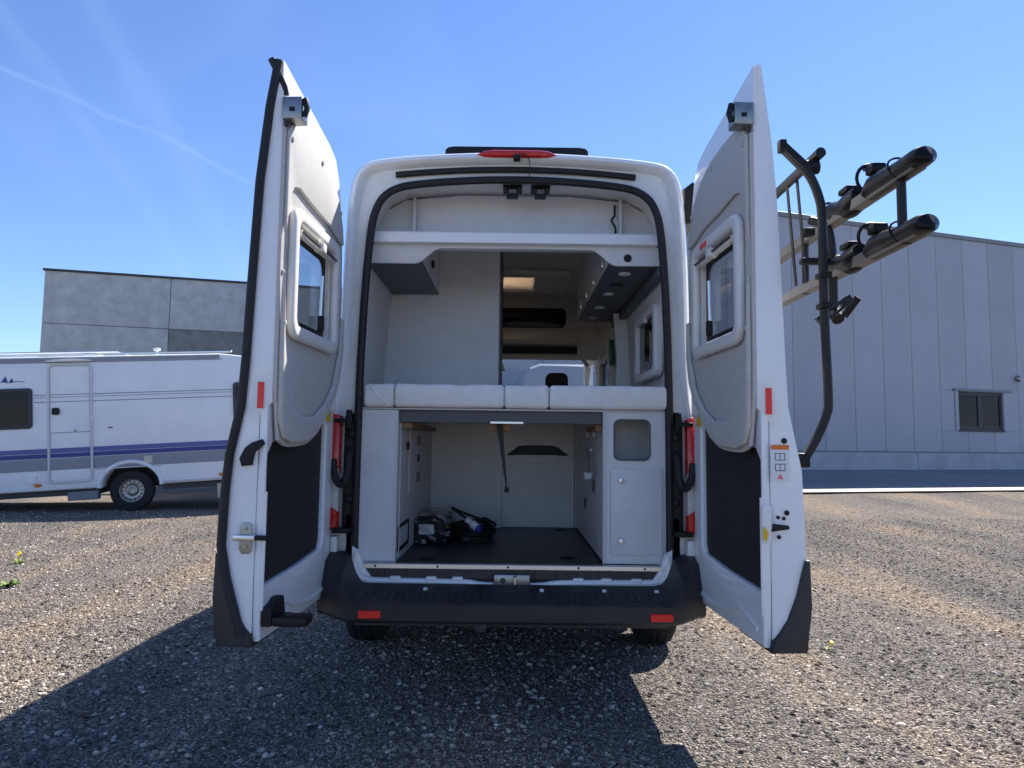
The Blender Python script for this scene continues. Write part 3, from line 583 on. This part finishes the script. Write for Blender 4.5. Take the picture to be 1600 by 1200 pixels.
MB().lathe([(.001, 0), (.022, 0), (.02, .006), (.001, .006)], axis((.60, .13, 2.285), (0, -1, 0)), 16).build('switch', BLACK, rk)
MB().box(.76, .80, .15, 1.9, 2.19, 2.25, .01).build('wall_moulding', FURND, rk)
# right side wall: window, partition, window further forward
def side_win(y0, y1, z0, z1, x):
    f = MB().prism(rrect(y0, y1, z0, z1, .05), x - .05, x, YZ, holes=[rrect(y0 + .06, y1 - .06, z0 + .05, z1 - .05, .03)], bev=.01).build('side_window', FRAME, van)
    MB().prism(rrect(y0 + .055, y1 - .055, z0 + .045, z1 - .045, .03), x - .02, x - .01, YZ).build('pane', DGLASS, f)
    MB().tube([(x - .03, y0 + .2, z0 + .1), (x - .03, y0 + .2, z1 - .14)], .006, 6).build('stay', ALU, f)
    MB().box(x - .055, x - .03, (y0 + y1) / 2 - .03, (y0 + y1) / 2 + .03, z1 - .07, z1 - .045).build('blind_pull', FRAME, f)
side_win(.36, 1.02, 1.68, 2.10, .835)
MB().prism([(.70, 1.45), (.70, 1.62), (.735, 1.70), (.745, 1.9), (.72, 2.24), (.86, 2.24), (.86, 1.45)], 1.5, 1.53, XZ, bev=.003).build('partition_board', FURN, van)
side_win(2.15, 2.9, 1.5, 2.05, .835)
MB().box(.76, .80, 2.0, 2.05, 1.92, 2.12, .006).build('first_aid_case', GREEN, van)
MB().box(.755, .80, 2.052, 2.075, 1.92, 2.12, .006).build('case_label', PAPER, van)
MB().box(.55, .84, 1.95, 2.35, 1.45, 1.62, .02).build('kitchen_end', FURN, van)
# lower garage: cabinets
cl = MB().box(-.845, -.592, .05, 1.617, .678, 1.455, .003, 1).build('side_cabinet', FURN, van)
MB().box(-.80, -.592, .040, .049, .69, 1.455, .002, 1).build('front_panel', FURN, cl); MB().box(-.600, -.590, .036, .0395, .69, 1.40).build('edge_profile', EDGE, cl)
MB().box(-.591, -.585, .12, .135, .70, 1.39).build('edge_profile', EDGE, cl)
MB().box(-.591, -.586, .45, 1.2, 1.0, 1.36, .001, 1).build('service_panel', FURN, cl)
for y, z in ((.75, 1.30), (.75, 1.08)):
    for k in range(5): MB().box(-.5855, -.5835, y + .0, y + .16, z - .03 + k * .012, z - .024 + k * .012).build('vent_slat', BLACK, cl)
for y, z in ((.36, 1.27), (.80, 1.19)): MB().lathe([(.001, 0), (.024, 0), (.02, .008), (.001, .009)], axis((-.5855, y, z), (1, 0, 0)), 14).build('cam_lock', BLACK, cl)
MB().prism(rrect(.1, .5, .72, .86, .02), -.5915, -.588, YZ, holes=[rrect(.12, .48, .74, .84, .02)]).build('hatch_frame', BLACK, cl)
cr = MB().prism(rrect(.467, .80, .69, 1.457, .002, 1), .05, .07, XZ, holes=[rrect(.519, .696, 1.216, 1.415, .03)]).build('side_cabinet', FURN, van)
MB().box(.467, .48, .071, 1.69, .69, 1.457).build('inner_side', FURN, cr); MB().box(.481, .80, .35, .36, .69, 1.457).build('niche_back', FURN, cr)
MB().prism(rrect(.512, .703, 1.209, 1.422, .034), .044, .0495, XZ, holes=[rrect(.521, .694, 1.218, 1.413, .03)], bev=.002).build('niche_trim', FURND, cr)
cd = MB().box(.497, .757, .034, .049, .736, 1.169, .003).build('cabinet_door', FURN, cr)
for z in (1.11, .806): MB().lathe([(.001, 0), (.016, 0), (.016, .006), (.012, .014), (.001, .016)], axis((.548, .034, z), (0, -1, 0)), 18).build('knob', ALU, cd)
MB().box(.458, .466, .038, .06, .69, 1.457).build('edge_profile', EDGE, cr); MB().box(.80, .806, .038, .06, .69, 1.457).build('edge_profile', EDGE, cr)
MB().box(.80, .85, .05, .5, .69, 1.46).build('filler', FURN, cr)
ck = MB().tube([(.466, .60, 1.255), (.44, .60, 1.255), (.435, .52, 1.25), (.435, .40, 1.12), (.41, .38, 1.115)], .011, 8).build('crank_handle', ALU, van)
MB().lathe([(.001, 0), (.02, 0), (.02, .03), (.001, .032)], axis((.43, .385, 1.115), (-1, -.4, 0)), 12).build('crank_knob', PAPER, ck)
for y, z in ((.50, 1.36), (.85, 1.36)): MB().prism(rrect(y, y + .08, z - .03, z + .03, .01), .458, .467, YZ, bev=.002).build('socket', PAPER, van)
for k in range(6): MB().box(.464, .4665, .45, .6, 1.02 + k * .012, 1.026 + k * .012).build('vent_slat', BLACK, cr)
MB().box(.462, .4665, .95, 1.0, .88, .95).build('recess_pull', BLACK, cr)
# bed frame and back walls of the garage
MB().box(-.59, .465, .075, .11, 1.395, 1.457, .002, 1).build('bed_beam', FURND, van); MB().box(-.84, .84, .045, 1.6, 1.458, 1.466).build('bed_board', EDGE, van)
MB().box(-.12, .05, .066, .0745, 1.392, 1.402).build('bed_latch', ALU, van)
MB().box(-.585, -.53, .12, 1.3, 1.365, 1.392).build('bed_rail', WOOD, van); MB().box(.43, .464, .12, .6, 1.36, 1.392).build('bed_rail', WOOD, van); MB().box(-.13, -.02, .16, .3, 1.355, 1.392).build('bed_rail', WOOD, van)
MB().box(-.84, -.0765, 1.62, 1.65, .678, 1.457).build('back_wall', FURN, van)
cut = [(-.05, 1.2), (.0, 1.235), (.04, 1.268), (.09, 1.275), (.29, 1.275), (.34, 1.26), (.38, 1.225), (.42, 1.2)]
kf = MB().prism(rrect(-.074, .452, .68, 1.457, .002, 1), 1.64, 1.66, XZ, holes=[cut]).build('kitchen_front', FURN, van)
MB().box(-.06, .43, 1.66, 1.95, 1.13, 1.15).build('niche_floor', FURND, kf); MB().box(-.06, .43, 1.94, 1.95, 1.15, 1.3).build('niche_back', FURND, kf)
MB().box(.02, .333, 1.60, 1.639, 1.15, 1.205, .002, 1).build('drawer', FURN, kf); MB().box(.457, .467, 1.63, 1.66, .68, 1.457).build('kitchen_edge', EDGE, kf)
MB().box(-.86, .86, 1.965, 1.985, .678, 1.457).build('light_leak_panel', FURND, van)  # unseen panel added to stop light leaking through the garage wall joints
MB().box(.453, .4565, 1.655, 1.66, .68, 1.457).build('joint', BLACK, kf)
MB().prism([(-.092, 1.395), (-.058, 1.395), (-.030, 1.06), (-.036, 1.055)], .14, .144, XZ).build('bed_strap', RUBBER, van); MB().box(-.045, -.02, .136, .150, 1.035, 1.062, .004).build('strap_end', BLACK, van)
for x, y in ((-.45, .22), (.30, .3), (.35, 1.5)): MB().lathe([(.001, 0), (.045, 0), (.04, .005), (.001, .006)], axis((x, y, .677), (0, 0, 1)), 16).build('lashing_eye', BLACK, van)

# ---- rear doors (local x along the door from the hinge, y outward, z up)
DL = .87
WO = ((.5, .155), (.6, .165), (.86, .175), (1.2, .165), (1.3, .145), (1.45, .115), (1.75, .105), (2.25, .088), (2.5, .07), (2.65, .05), (2.79, .028))
def w_in(z): return .045 * (1 - sstep(1.385, 1.44, z))
def tmin(z): return lerp(((.5, .0), (2.3, .0), (2.47, .03), (2.6, .075), (2.68, .14), (2.71, .24), (2.74, .45), (2.77, .68), (2.792, .84)), z)
def tmax(z): return lerp(((.5, .87), (.55, .87), (2.6, .872), (2.79, .885)), z)
trim = [(.865, 2.53), (.79, 2.60), (.62, 2.608), (.43, 2.597), (.27, 2.555), (.15, 2.475), (.07, 2.35), (.038, 2.18), (.032, 1.8), (.06, 1.62), (.13, 1.5), (.25, 1.41), (.37, 1.33), (.46, 1.285), (.60, 1.27), (.74, 1.27), (.815, 1.295), (.855, 1.37), (.862, 1.5), (.865, 2.0)]
trim = [(v.x, v.y) for v in catmull([(a, b, 0) for a, b in trim[1:-3]], 3)] + [(.862, 1.5), (.865, 2.0), (.865, 2.53)]
blk = [(.12, 1.37), (.36, 1.37), (.46, 1.31), (.80, 1.285), (.845, 1.24), (.85, 1.1), (.85, .79), (.83, .745), (.45, .76), (.15, .785), (.125, .82)]
hole = rrect(.215, .755, 1.75, 2.19, .05)
def make_door(m):
    def D(a, b, d): return Vector((a, m * d, b))
    def E_(a, b, d): return Vector((d, m * a, b))      # outline in (outward, z), extruded along the door
    def rows(zs, t0, t1, bm):
        rg = []
        for z in zs:
            a, c, wi, wo = t0(z), t1(z), w_in(z), lerp(WO, z); r = .016
            rg.append([(x, m * y, z) for x, y in ((a + r, wi), (c - r * .6, wi), (c, wi + r), (c + .006, wo - r * 1.5), (c - .002, wo), (a + r, wo), (a, wo - r), (a, wi + r))])
        bm.loft(rg)
    b = MB(); zl = [.535, .55, .6, .7, .86, 1.0, 1.15, 1.2, 1.25, 1.3, 1.35, 1.385, 1.41, 1.44, 1.6, 1.74]
    rows(zl, tmin, tmax, b)
    rg = []
    for z in (1.74, 1.9, 2.05, 2.2):      # hinge-side window post, chamfered towards the pane
        wo = lerp(WO, z); rg.append([(x, m * y, z) for x, y in ((.016, 0), (.20, 0), (.205, .01), (.203, .036), (.03, wo), (.016, wo), (0, wo - .016), (0, .016))])
    b.loft(rg); rows([1.74, 1.9, 2.05, 2.2], lambda z: .765, tmax, b)
    rows([2.2, 2.3, 2.38, 2.47, 2.54, 2.6, 2.65, 2.68, 2.71, 2.74, 2.77, 2.785, 2.792], tmin, tmax, b)
    hx = m * .889
    door = b.build('rear_door', WHITE, van, (hx, -.03, 0), (0, 0, math.atan2(-1, m * .045)))
    # lower pressed inner frame with an opening for the black liner
    outl = [(.008, .545), (.30, .542), (.855, .545), (.862, .7), (.866, 1.445), (.010, 1.445)]
    MB().prism(outl, .044, .012, D, holes=[blk], bev=.010, seg=3).build('inner_frame', WHITE, door)
    MB().prism(offset(blk, 0), .043, .038, D).build('liner_panel', PANELB, door)
    MB().tube([D(a, b_, .012) for a, b_ in ((.05, .60), (.25, .575), (.50, .60), (.60, .64), (.80, .60))], .012, 8, flat=.7).build('pressed_bead', WHITE, door)
    MB().tube([D(a, b_, .012) for a, b_ in ((.858, .66), (.858, .80), (.858, 1.1))], .008, 8).build('pressed_bead', WHITE, door)
    # felt trim with raised upper field and pocket
    tp = MB().prism(trim, .0, -.014, D, holes=[hole], bev=.005).build('trim_panel', FELT, door)
    up = [(.855, 2.52), (.785, 2.585), (.62, 2.593), (.43, 2.582), (.28, 2.54), (.165, 2.465), (.09, 2.35), (.07, 2.27), (.14, 2.268), (.30, 2.30), (.55, 2.31), (.72, 2.325), (.78, 2.31), (.81, 2.27), (.83, 2.20), (.855, 2.1)]
    MB().prism(up, -.0145, -.03, D, bev=.007, seg=3).build('raised_field', FELT, tp)
    lo = [(.855, 1.95), (.835, 1.7), (.80, 1.56), (.72, 1.50), (.70, 1.43), (.62, 1.395), (.45, 1.40), (.30, 1.46), (.17, 1.56), (.09, 1.72), (.07, 1.9), (.045, 1.9), (.045, 1.72), (.08, 1.6), (.15, 1.5), (.27, 1.41), (.40, 1.325), (.5, 1.29), (.72, 1.282), (.80, 1.305), (.845, 1.38), (.855, 1.6)]
    MB().prism(lo, -.0145, -.036, D, bev=.009, seg=3).build('raised_field', FELT, tp)
    for a, z in ((.83, 2.49), (.84, 2.15), (.843, 1.95), (.843, 1.75), (.84, 1.55), (.45, 2.545), (.15, 2.41), (.06, 2.0), (.06, 1.75), (.64, 1.34), (.30, 1.40)):
        MB().lathe([(.001, 0), (.011, 0), (.009, .005), (.001, .006)], axis(D(a, z, -.032 if z > 2.2 or z < 1.95 else -.016), (0, -m, 0)), 10).build('trim_clip', FELT, tp)
    # window
    f = MB().prism(rrect(.165, .80, 1.70, 2.24, .075), -.048, -.012, D, holes=[rrect(.228, .742, 1.76, 2.18, .035)], bev=.018, seg=4).build('window_frame', FRAME, door)
    MB().prism(rrect(.218, .752, 1.752, 2.188, .035), -.012, .012, D, holes=[rrect(.23, .74, 1.763, 2.177, .03)]).build('window_reveal', FRAME, f)
    MB().prism(rrect(.21, .76, 1.745, 2.195, .05), .019, .024, D).build('pane', GLASS, f)
    MB().prism(rrect(.211, .759, 1.746, 2.194, .05), .0135, .0175, D, holes=[rrect(.262, .70, 1.80, 2.135, .06)]).build('pane_border', BLACK, f)
    MB().box(.25, .72, *sorted((m * -.045, m * -.02)), 2.13, 2.155, .004).build('blind_bar', FRAME, f)
    MB().box(.45, .50, *sorted((m * -.064, m * -.02)), 2.125, 2.165, .005).build('blind_pull', FRAME, f)
    MB().box(.25, .72, *sorted((m * -.052, m * -.046)), 2.142, 2.150).build('blind_slot', DARK, f)
    MB().tube([D(.30, 1.85, .004), D(.30, 2.06, .0)], .009, 8).build('stay_tube', ALU, f)
    MB().box(.295, .325, *sorted((m * -.015, m * .012)), 1.80, 1.87, .006).build('stay_knob', BLACK, f)
    if m > 0: MB().box(.33, .42, m * -.0505, m * -.0482, 2.195, 2.22).build('brand_plate', RED, f)
    # latch block at the top of the free edge
    k = MB().box(.80, .875, *sorted((m * -.078, m * .0)), 2.555, 2.645, .004).build('top_latch', STEEL, door)
    MB().tube([D(.86, 2.64, -.085), D(.86, 2.60, -.095), D(.86, 2.57, -.085)], .012, 8).build('latch_claw', BLACK, k)
    MB().box(.876, .88, *sorted((m * -.05, m * -.03)), 2.585, 2.60).build('latch_slot', BLACK, k)
    MB().lathe([(.001, 0), (.012, 0), (.01, .008), (.001, .01)], axis(D(.865, 2.535, -.015), (.3, -m, 0)), 10).build('bolt', DARK, k)
    # free edge details
    e0 = .876
    MB().box(e0, e0 + .004, *sorted((m * .026, m * .05)), 1.415, 1.515, .0015, 1).build('edge_reflector', RED, door)
    cap = [(.168, .87), (.182, .87), (.186, .70), (.165, .532), (.03, .532), (.045, .575), (.095, .65), (.13, .74), (.15, .82)]
    MB().prism(cap, .55, .888, E_, bev=.004).build('corner_cap', BUMPER, door)
    MB().box(.075, .135, *sorted((m * .0075, m * .0118)), 1.385, 1.425).build('yellow_sticker', YELLOW, door)
    return door, D, E_
dl, DD, EE = make_door(-1)
dl['label'] = 'open rear door with black edge seal, its upper trim lit by the sun'
zz = [2.785, 2.6, 2.3, 1.9, 1.6, 1.42, 1.32, 1.24, 1.1, .9, .78, .70, .62, .57]
MB().tube([DD(.885 if z > .75 else .888, z, lerp(WO, z) - .012 - (.0 if z > .86 else (.86 - z) * .28)) for z in zz], .017, 10).build('edge_seal', RUBBER, dl)
MB().prism([(.055, 1.20), (.095, 1.195), (.105, 1.225), (.085, 1.265), (.06, 1.285), (.02, 1.298), (.01, 1.28), (.03, 1.262), (.045, 1.25), (.05, 1.23)], .878, .895, EE, bev=.005).build('pull_handle', BLACK, dl)
k = MB().prism([(.048, .88), (.048, .975), (.06, .985), (.085, .985), (.095, .97), (.095, .885), (.085, .87), (.06, .87)], .877, .882, EE, bev=.001).build('lock_plate', STEEL, dl)
MB().box(.878, .90, -.115, -.03, .92, .942, .005).build('lock_bolt', ALU, k); MB().box(.878, .90, -.035, .02, .922, .940, .005).build('lock_catch', BLACK, k)
for z in (.895, .965): MB().lathe([(.001, 0), (.008, 0), (.007, .004), (.001, .005)], axis((.882, -.072, z), (1, 0, 0)), 8).build('screw', STEEL, k)
MB().prism([(.62, .60), (.86, .60), (.86, .665), (.80, .675), (.76, .69), (.73, .69), (.71, .62)], .012, -.03, DD, bev=.006).build('stop_bracket', BLACK, dl)
MB().box(.77, .86, .03, .16, .60, .635, .008).build('stop_foot', BLACK, dl)
MB().tube([DD(.89, 2.79, .045), DD(.88, 2.74, .02), DD(.86, 2.69, .0), DD(.85, 2.66, -.004)], .014, 8).build('top_seal', RUBBER, dl)
dr_, DD, EE = make_door(1)
dr_['label'] = 'open rear door with white edge and warning label, carrying the bike rack'
lb = MB().box(.8775, .8788, .042, .112, 1.165, 1.30).build('warning_label', PAPER, dr_)
MB().box(.8789, .8796, .042, .112, 1.282, 1.30).build('orange_band', ORANGE, lb)
pg = MB()
for z in (1.255, 1.215):
    pg.prism(rrect(.057, .097, z - .014, z + .014, .003), .8790, .8796, EE, holes=[rrect(.06, .094, z - .011, z + .011, .002)]); pg.box(.879, .8796, .0755, .0785, z - .011, z + .011)
pg.build('pictogram', INK, lb)
MB().prism([(.066, 1.172), (.088, 1.172), (.077, 1.190)], .879, .8796, EE, holes=[[(.0735, 1.1765), (.0805, 1.1765), (.077, 1.183)]]).build('warning_triangle', RED, lb)
for a, z, r in ((.095, 1.315, .011), (.10, 1.045, .010), (.066, 1.028, .007), (.088, 1.024, .007), (.068, .955, .008)):
    MB().lathe([(.001, 0), (r, 0), (r, .002), (.001, .002)], axis((.8765, a, z), (1, 0, 0)), 14).build('edge_hole', BLACK, dr_)  # black discs standing in for the darkness of open holes in the edge
hs = MB().prism([(.04, .975), (.045, 1.005), (.105, .998), (.108, .985)], .8765, .882, EE, bev=.001).build('lock_slot', BLACK, dr_)
MB().prism(rrect(.005, .04, .93, 1.075, .008), .872, .8785, EE, bev=.002).build('lock_cover', WHITE2, dr_)
MB().prism([(.008, .945), (.02, .94), (.028, .965), (.015, .995), (.006, .985)], .8785, .8815, EE, bev=.001).build('yellow_lever', YELLOW, dr_)

# ------------------------------------------------------------------ bike rack on the door's outside
bk = thing('bike_rack', 'folded black bike rack with two rails and wheel cups on the open rear door', 'bike rack', (1.06, -.85, 1.2))
O = Vector((1.06, -.85, 1.2))
RACKP = mat('rack_plastic', (.006, .006, .006), .38, spec=.22)
class RB(MB):
    def build(s, name, m, parent=bk, **k):
        bmesh.ops.translate(s.bm, verts=s.bm.verts, vec=-O if parent is bk or parent.parent is bk else (0, 0, 0)); return super().build(name, m, parent, **k)
path = [(1.07, 0, 2.475), (1.11, 0, 2.43), (1.165, 0, 2.365), (1.20, 0, 2.28), (1.212, 0, 2.18), (1.212, 0, 1.84), (1.22, 0, 1.50), (1.212, 0, 1.42), (1.17, 0, 1.325), (1.125, 0, 1.25)]
for y in (-.87, -.22):
    f = RB().tube(catmull([(a, y, c) for a, b_, c in path], 5), .0175, 12).build('frame_tube', TUBEM)
    RB().box(1.045, 1.075, y - .018, y + .018, 2.455, 2.505, .006).build('top_bracket', BLACK, f)
    RB().prism([(1.06, 2.462), (1.072, 2.488), (1.17, 2.395), (1.155, 2.365)], y - .022, y + .022, XZ, bev=.004).build('arm_plate', BLACK, f)
    RB().box(1.085, 1.14, y - .02, y + .02, 1.215, 1.27, .008).build('foot_bracket', BLACK, f)
for z in (1.83, 1.95): RB().box(1.19, 1.235, -.90, -.84, z, z + .022, .005).build('clamp', BLACK)
RB().tube([(1.205, .05, 2.45), (1.205, -.89, 2.45)], .021, 12).build('cross_bar', TUBEM)
RB().lathe([(.001, -.03), (.03, -.03), (.032, .02), (.001, .025)], axis((1.19, -.84, 2.41), (1, 0, .2)), 14).build('bar_clamp', BLACK)
RB().tube(catmull([(1.30, -.56, 2.28), (1.335, -.62, 2.24), (1.345, -.65, 2.16), (1.345, -.66, 1.98), (1.345, -.66, 1.86)], 5), .019, 10).build('carrier_tube', TUBEM)
RB().box(1.21, 1.36, -.68, -.64, 2.06, 2.085, .006).build('carrier_link', BLACK)
lv = RB().prism([(1.20, 1.80), (1.225, 1.775), (1.35, 1.87), (1.335, 1.90)], -.83, -.80, XZ, holes=[[(1.25, 1.822), (1.262, 1.812), (1.31, 1.85), (1.30, 1.862)]], bev=.004).build('lock_arm', TUBEM)
RB().tube([(1.345, -.66, 1.86), (1.345, -.70, 1.82)], .026, 10).build('pivot', BLACK, lv)
RB().tube([(1.36, -.72, 1.83), (1.40, -.76, 1.90)], .016, 8, flat=.6).build('lever', BLACK, lv)
def rail(z):
    r = RB().prism([(1.328, z + .018), (1.335, z - .016), (1.385, z - .016), (1.392, z + .018), (1.384, z + .018), (1.378, z - .008), (1.342, z - .008), (1.336, z + .018)], -1.28, .12, XZ, bev=.002).build('wheel_rail', RAILM)
    # boot-shaped wheel tray at the near end
    def boot(y0, y1, sw, sh, name):
        n = 14; rg = []
        for k in range(n + 1):
            t_ = k / n; y = y0 + (y1 - y0) * t_
            e_ = min(1, t_ / .16); e_ = math.sqrt(1 - (1 - e_) ** 2); wv = sw * (.15 + .85 * e_); hv = sh * (.30 + .50 * e_ + .20 * sstep(.4, .9, t_)) * (1 if t_ < .93 else 1 - (t_ - .93) * 5)
            rg.append([(1.36 + wv * math.cos(a), y, z - .018 + hv * .5 + hv * .5 * math.sin(a)) for a in [2 * math.pi * q / 20 for q in range(20)]])
        return RB().loft(rg).build(name, RACKP, r)
    bt = boot(-1.35, -.97, .043, .088, 'wheel_tray')
    RB().tube([(1.36 + .045 * math.cos(a), -1.17 + .02 * math.sin(a), z + .028 + .046 * math.sin(a)) for a in [2 * math.pi * q / 16 for q in range(16)]], .004, 5, closed=True).build('tray_joint', RACKP, r)
    RB().box(1.33, 1.39, -1.03, -.975, z + .07, z + .11, .010).build('ratchet', RACKP, r); RB().box(1.34, 1.38, -1.0, -.94, z + .105, z + .118, .004).build('ratchet_lever', RACKP, r)
    RB().tube([(1.36 + .052 * math.cos(a), -.96, z + .07 + .055 * math.sin(a)) for a in [R(q) for q in range(-40, 221, 20)]], .007, 6).build('strap_loop', RACKP, r)
    rg = []
    for y, s_, lo_ in ((-.885, .35, .0), (-.875, .75, .0), (-.84, 1, -.01), (-.79, 1.02, -.015), (-.75, .85, -.01), (-.71, .78, -.005), (-.67, .95, .0), (-.64, .8, .01), (-.63, .5, .02)):
        rg.append([(1.36 + .046 * s_ * math.cos(a), y, z + .035 + lo_ + .05 * s_ * math.sin(a)) for a in [2 * math.pi * q / 14 for q in range(14)]])
    RB().loft(rg).build('wheel_cup', RACKP, r)
    RB().box(1.335, 1.385, -.82, -.74, z + .075, z + .10, .008).build('ratchet', RACKP, r)
    RB().tube([(1.36 + .05 * math.cos(a), -.63 + .02 * math.sin(a), z + .05 + .045 * math.sin(a)) for a in [R(q) for q in range(0, 360, 24)]], .005, 6, closed=True).build('strap_loop', RACKP, r)
    return r
rail(2.018); rail(2.248)
RB().tube([(1.36, -1.17, 2.03), (1.36, -1.17, 2.26)], .016, 10).build('rail_link', TUBEM)
RB().tube([(1.36, -.35, 2.0), (1.36, -.35, 2.26)], .016, 10).build('rail_link', TUBEM)
for y, y2 in ((-.62, -.50), (-.56, -.52)):
    s_ = RB().box(-.0022, .0022, -.011, .011, 0, .46, M=Matrix.Translation((1.25 if y < -.6 else 1.23, y, 1.99)) @ Matrix.Rotation(R(-4), 4, 'Y')).build('tie_strap', RUBBER)
RB().box(1.235, 1.285, -.645, -.60, 2.19, 2.225, .008).build('cam_buckle', BLACK)

# ------------------------------------------------------------------ things lying in the van
def cushion(x0, x1, y1, label, flap=0):
    b = MB().box(x0, x1, .014, y1, 1.4685, 1.592, .020, 4)
    bmesh.ops.subdivide_edges(b.bm, edges=[e for e in b.bm.edges if e.calc_length() > .06], cuts=14, use_grid_fill=True)
    for v in b.bm.verts:
        n_ = noise.noise(v.co * 9 + Vector((x0 * 5, 0, 0))) * .006 + noise.noise(Vector((v.co.x * 30, v.co.y * 12, v.co.z * 22))) * .0022
        c_ = Vector(((x0 + x1) / 2, (y1 + .01) / 2, 1.53)); d_ = v.co - c_
        if v.co.y < .02: v.co.y -= .006 * max(0, 1 - (d_.z / .06) ** 2) + n_
        if v.co.z > 1.56: v.co.z += n_ - .003 * (1 - abs(d_.x) / (x1 - x0) * 2)
    if flap: b.tube(catmull([(x0 + .03, .010, 1.588), (x0 + .06, .006, 1.54), (x0 + .10, .008, 1.50), (x1 - .03, .012, 1.478)]), .004, 6)
    for z in (1.482, 1.579): b.tube([(x0 + .012, .022, z), (x1 - .012, .022, z)], .003, 6)
    return tag(b.build('mattress_cushion', FABRIC), label, 'cushion', 'bed cushions')
cushion(-.757, -.602, .95, 'narrow cream end cushion with a curved seam, above the left grey cabinet', 1)
cushion(-.601, -.039, .95, 'long cream mattress cushion in front of the tall wash cabin wall')
cushion(-.038, .190, .95, 'short cream mattress cushion between the two long ones')
cushion(.193, .795, 1.45, 'long cream mattress cushion above the cabinet with two knobs')
t_ = bmesh.new(); bmesh.ops.create_cube(t_, size=1); bmesh.ops.subdivide_edges(t_, edges=t_.edges[:], cuts=14, use_grid_fill=True)
for v in t_.verts:
    n_ = noise.noise_vector(v.co * 7 + Vector((3, 1, 2))) * .030 + noise.noise_vector(v.co * 12) * .012
    v.co = Vector((-.50 + v.co.x * .26, .97 + v.co.y * .5, .685 + .085 + v.co.z * .165)) + n_ * .45
bx = thing('wrapped_box', 'black equipment box wrapped in crinkled clear plastic on the van floor', 'box', (-.50, .97, .6765))
a_ = MB(); a_.add(t_); bmesh.ops.translate(a_.bm, verts=a_.bm.verts, vec=(.50, -.97, -.6765)); a_.build('plastic_wrap', PLASTIC, bx)
MB().box(-.115, .115, -.235, .235, .012, .155, .008).build('box', BLACK, bx); MB().box(-.05, .04, -.2375, -.2355, .06, .12).build('paper_label', PAPER, bx)
MB().box(-.09, -.01, -.1, .1, .1555, .157).build('paper_label', PAPER, bx)
cc = thing('power_cable', 'coiled black power cable with white and blue plug on the van floor', 'cable', (-.24, 1.05, .6765))
b = MB()
for k in range(7):
    rx, ry, z = .13 + random.uniform(-.02, .02), .17 + random.uniform(-.02, .02), .012 + k * .013
    ph = random.uniform(0, 6); b.tube([(random.uniform(-.006, .006) + rx * math.cos(a), ry * math.sin(a), z + .006 * math.sin(a * 2 + ph)) for a in [2 * math.pi * q / 28 for q in range(28)]], .0085, 7, closed=True)
b.build('coil', RUBBER, cc)
MB().tube(catmull([(.03, -.12, .10), (-.05, -.14, .15), (-.13, -.10, .20), (-.10, -.04, .18), (.02, 0, .13), (.09, .02, .11)], 8), .0085, 8).build('cable_loop', RUBBER, cc)
MB().tube([(-.03, -.17, .135), (.0, -.19, .115), (.005, -.193, .112), (.035, -.21, .09)], [.019, .019, .026, .026], 12).build('plug', PAPER, cc); MB().tube([(.033, -.209, .092), (.055, -.222, .078)], .022, 12).build('plug_ring', BLUEP, cc)
MB().tube([(.06, .0, .115), (.10, .02, .10)], .022, 10).build('socket_end', BLACK, cc)
MB().box(-.06, .0, -.26, -.18, .002, .04, .01).build('strap_pile', BLACK, cc)

# ------------------------------------------------------------------ weeds
def weed(x, y, label, n, h, flowers):
    wd = thing('weed', label, 'weed', (x, y, gz(x, y)), group='weeds in the gravel'); b = MB()
    for k in range(n):
        a = random.uniform(0, 6.28); l = h * random.uniform(.6, 1.1); d = Vector((math.cos(a), math.sin(a), 0)); s_ = Vector((-d.y, d.x, 0)); up_ = random.uniform(.4, 1.1)
        q = [Vector((0, 0, .0)), d * l * .5 + s_ * l * .16 + Vector((0, 0, l * .5 * up_)), d * l + Vector((0, 0, l * .45 * up_)), d * l * .5 - s_ * l * .16 + Vector((0, 0, l * .5 * up_))]
        b.bm.faces.new([b.bm.verts.new(v) for v in q])
    b.build('leaves', LEAF, wd)
    if flowers:
        f = MB()
        for k in range(flowers):
            c = Vector((random.uniform(-.04, .04), random.uniform(-.04, .04), h * random.uniform(.9, 1.3))); f.lathe([(.001, 0), (.014, .004), (.012, .012), (.001, .014)], axis(c, (random.uniform(-.3, .3), -.5, 1)), 8); f.tube([(c.x * .2, c.y * .2, 0), c], .002, 4)
        f.build('flowers', FLOWER, wd)
weed(-5.0, 3.75, 'small weed with yellow flowers growing in the gravel', 14, .09, 6)
weed(-4.33, 2.65, 'pale green leafy weed without flowers in the gravel', 16, .13, 0)
weed(2.03, 1.05, 'tiny yellow-green weed beside the open door with the rack', 8, .04, 1)
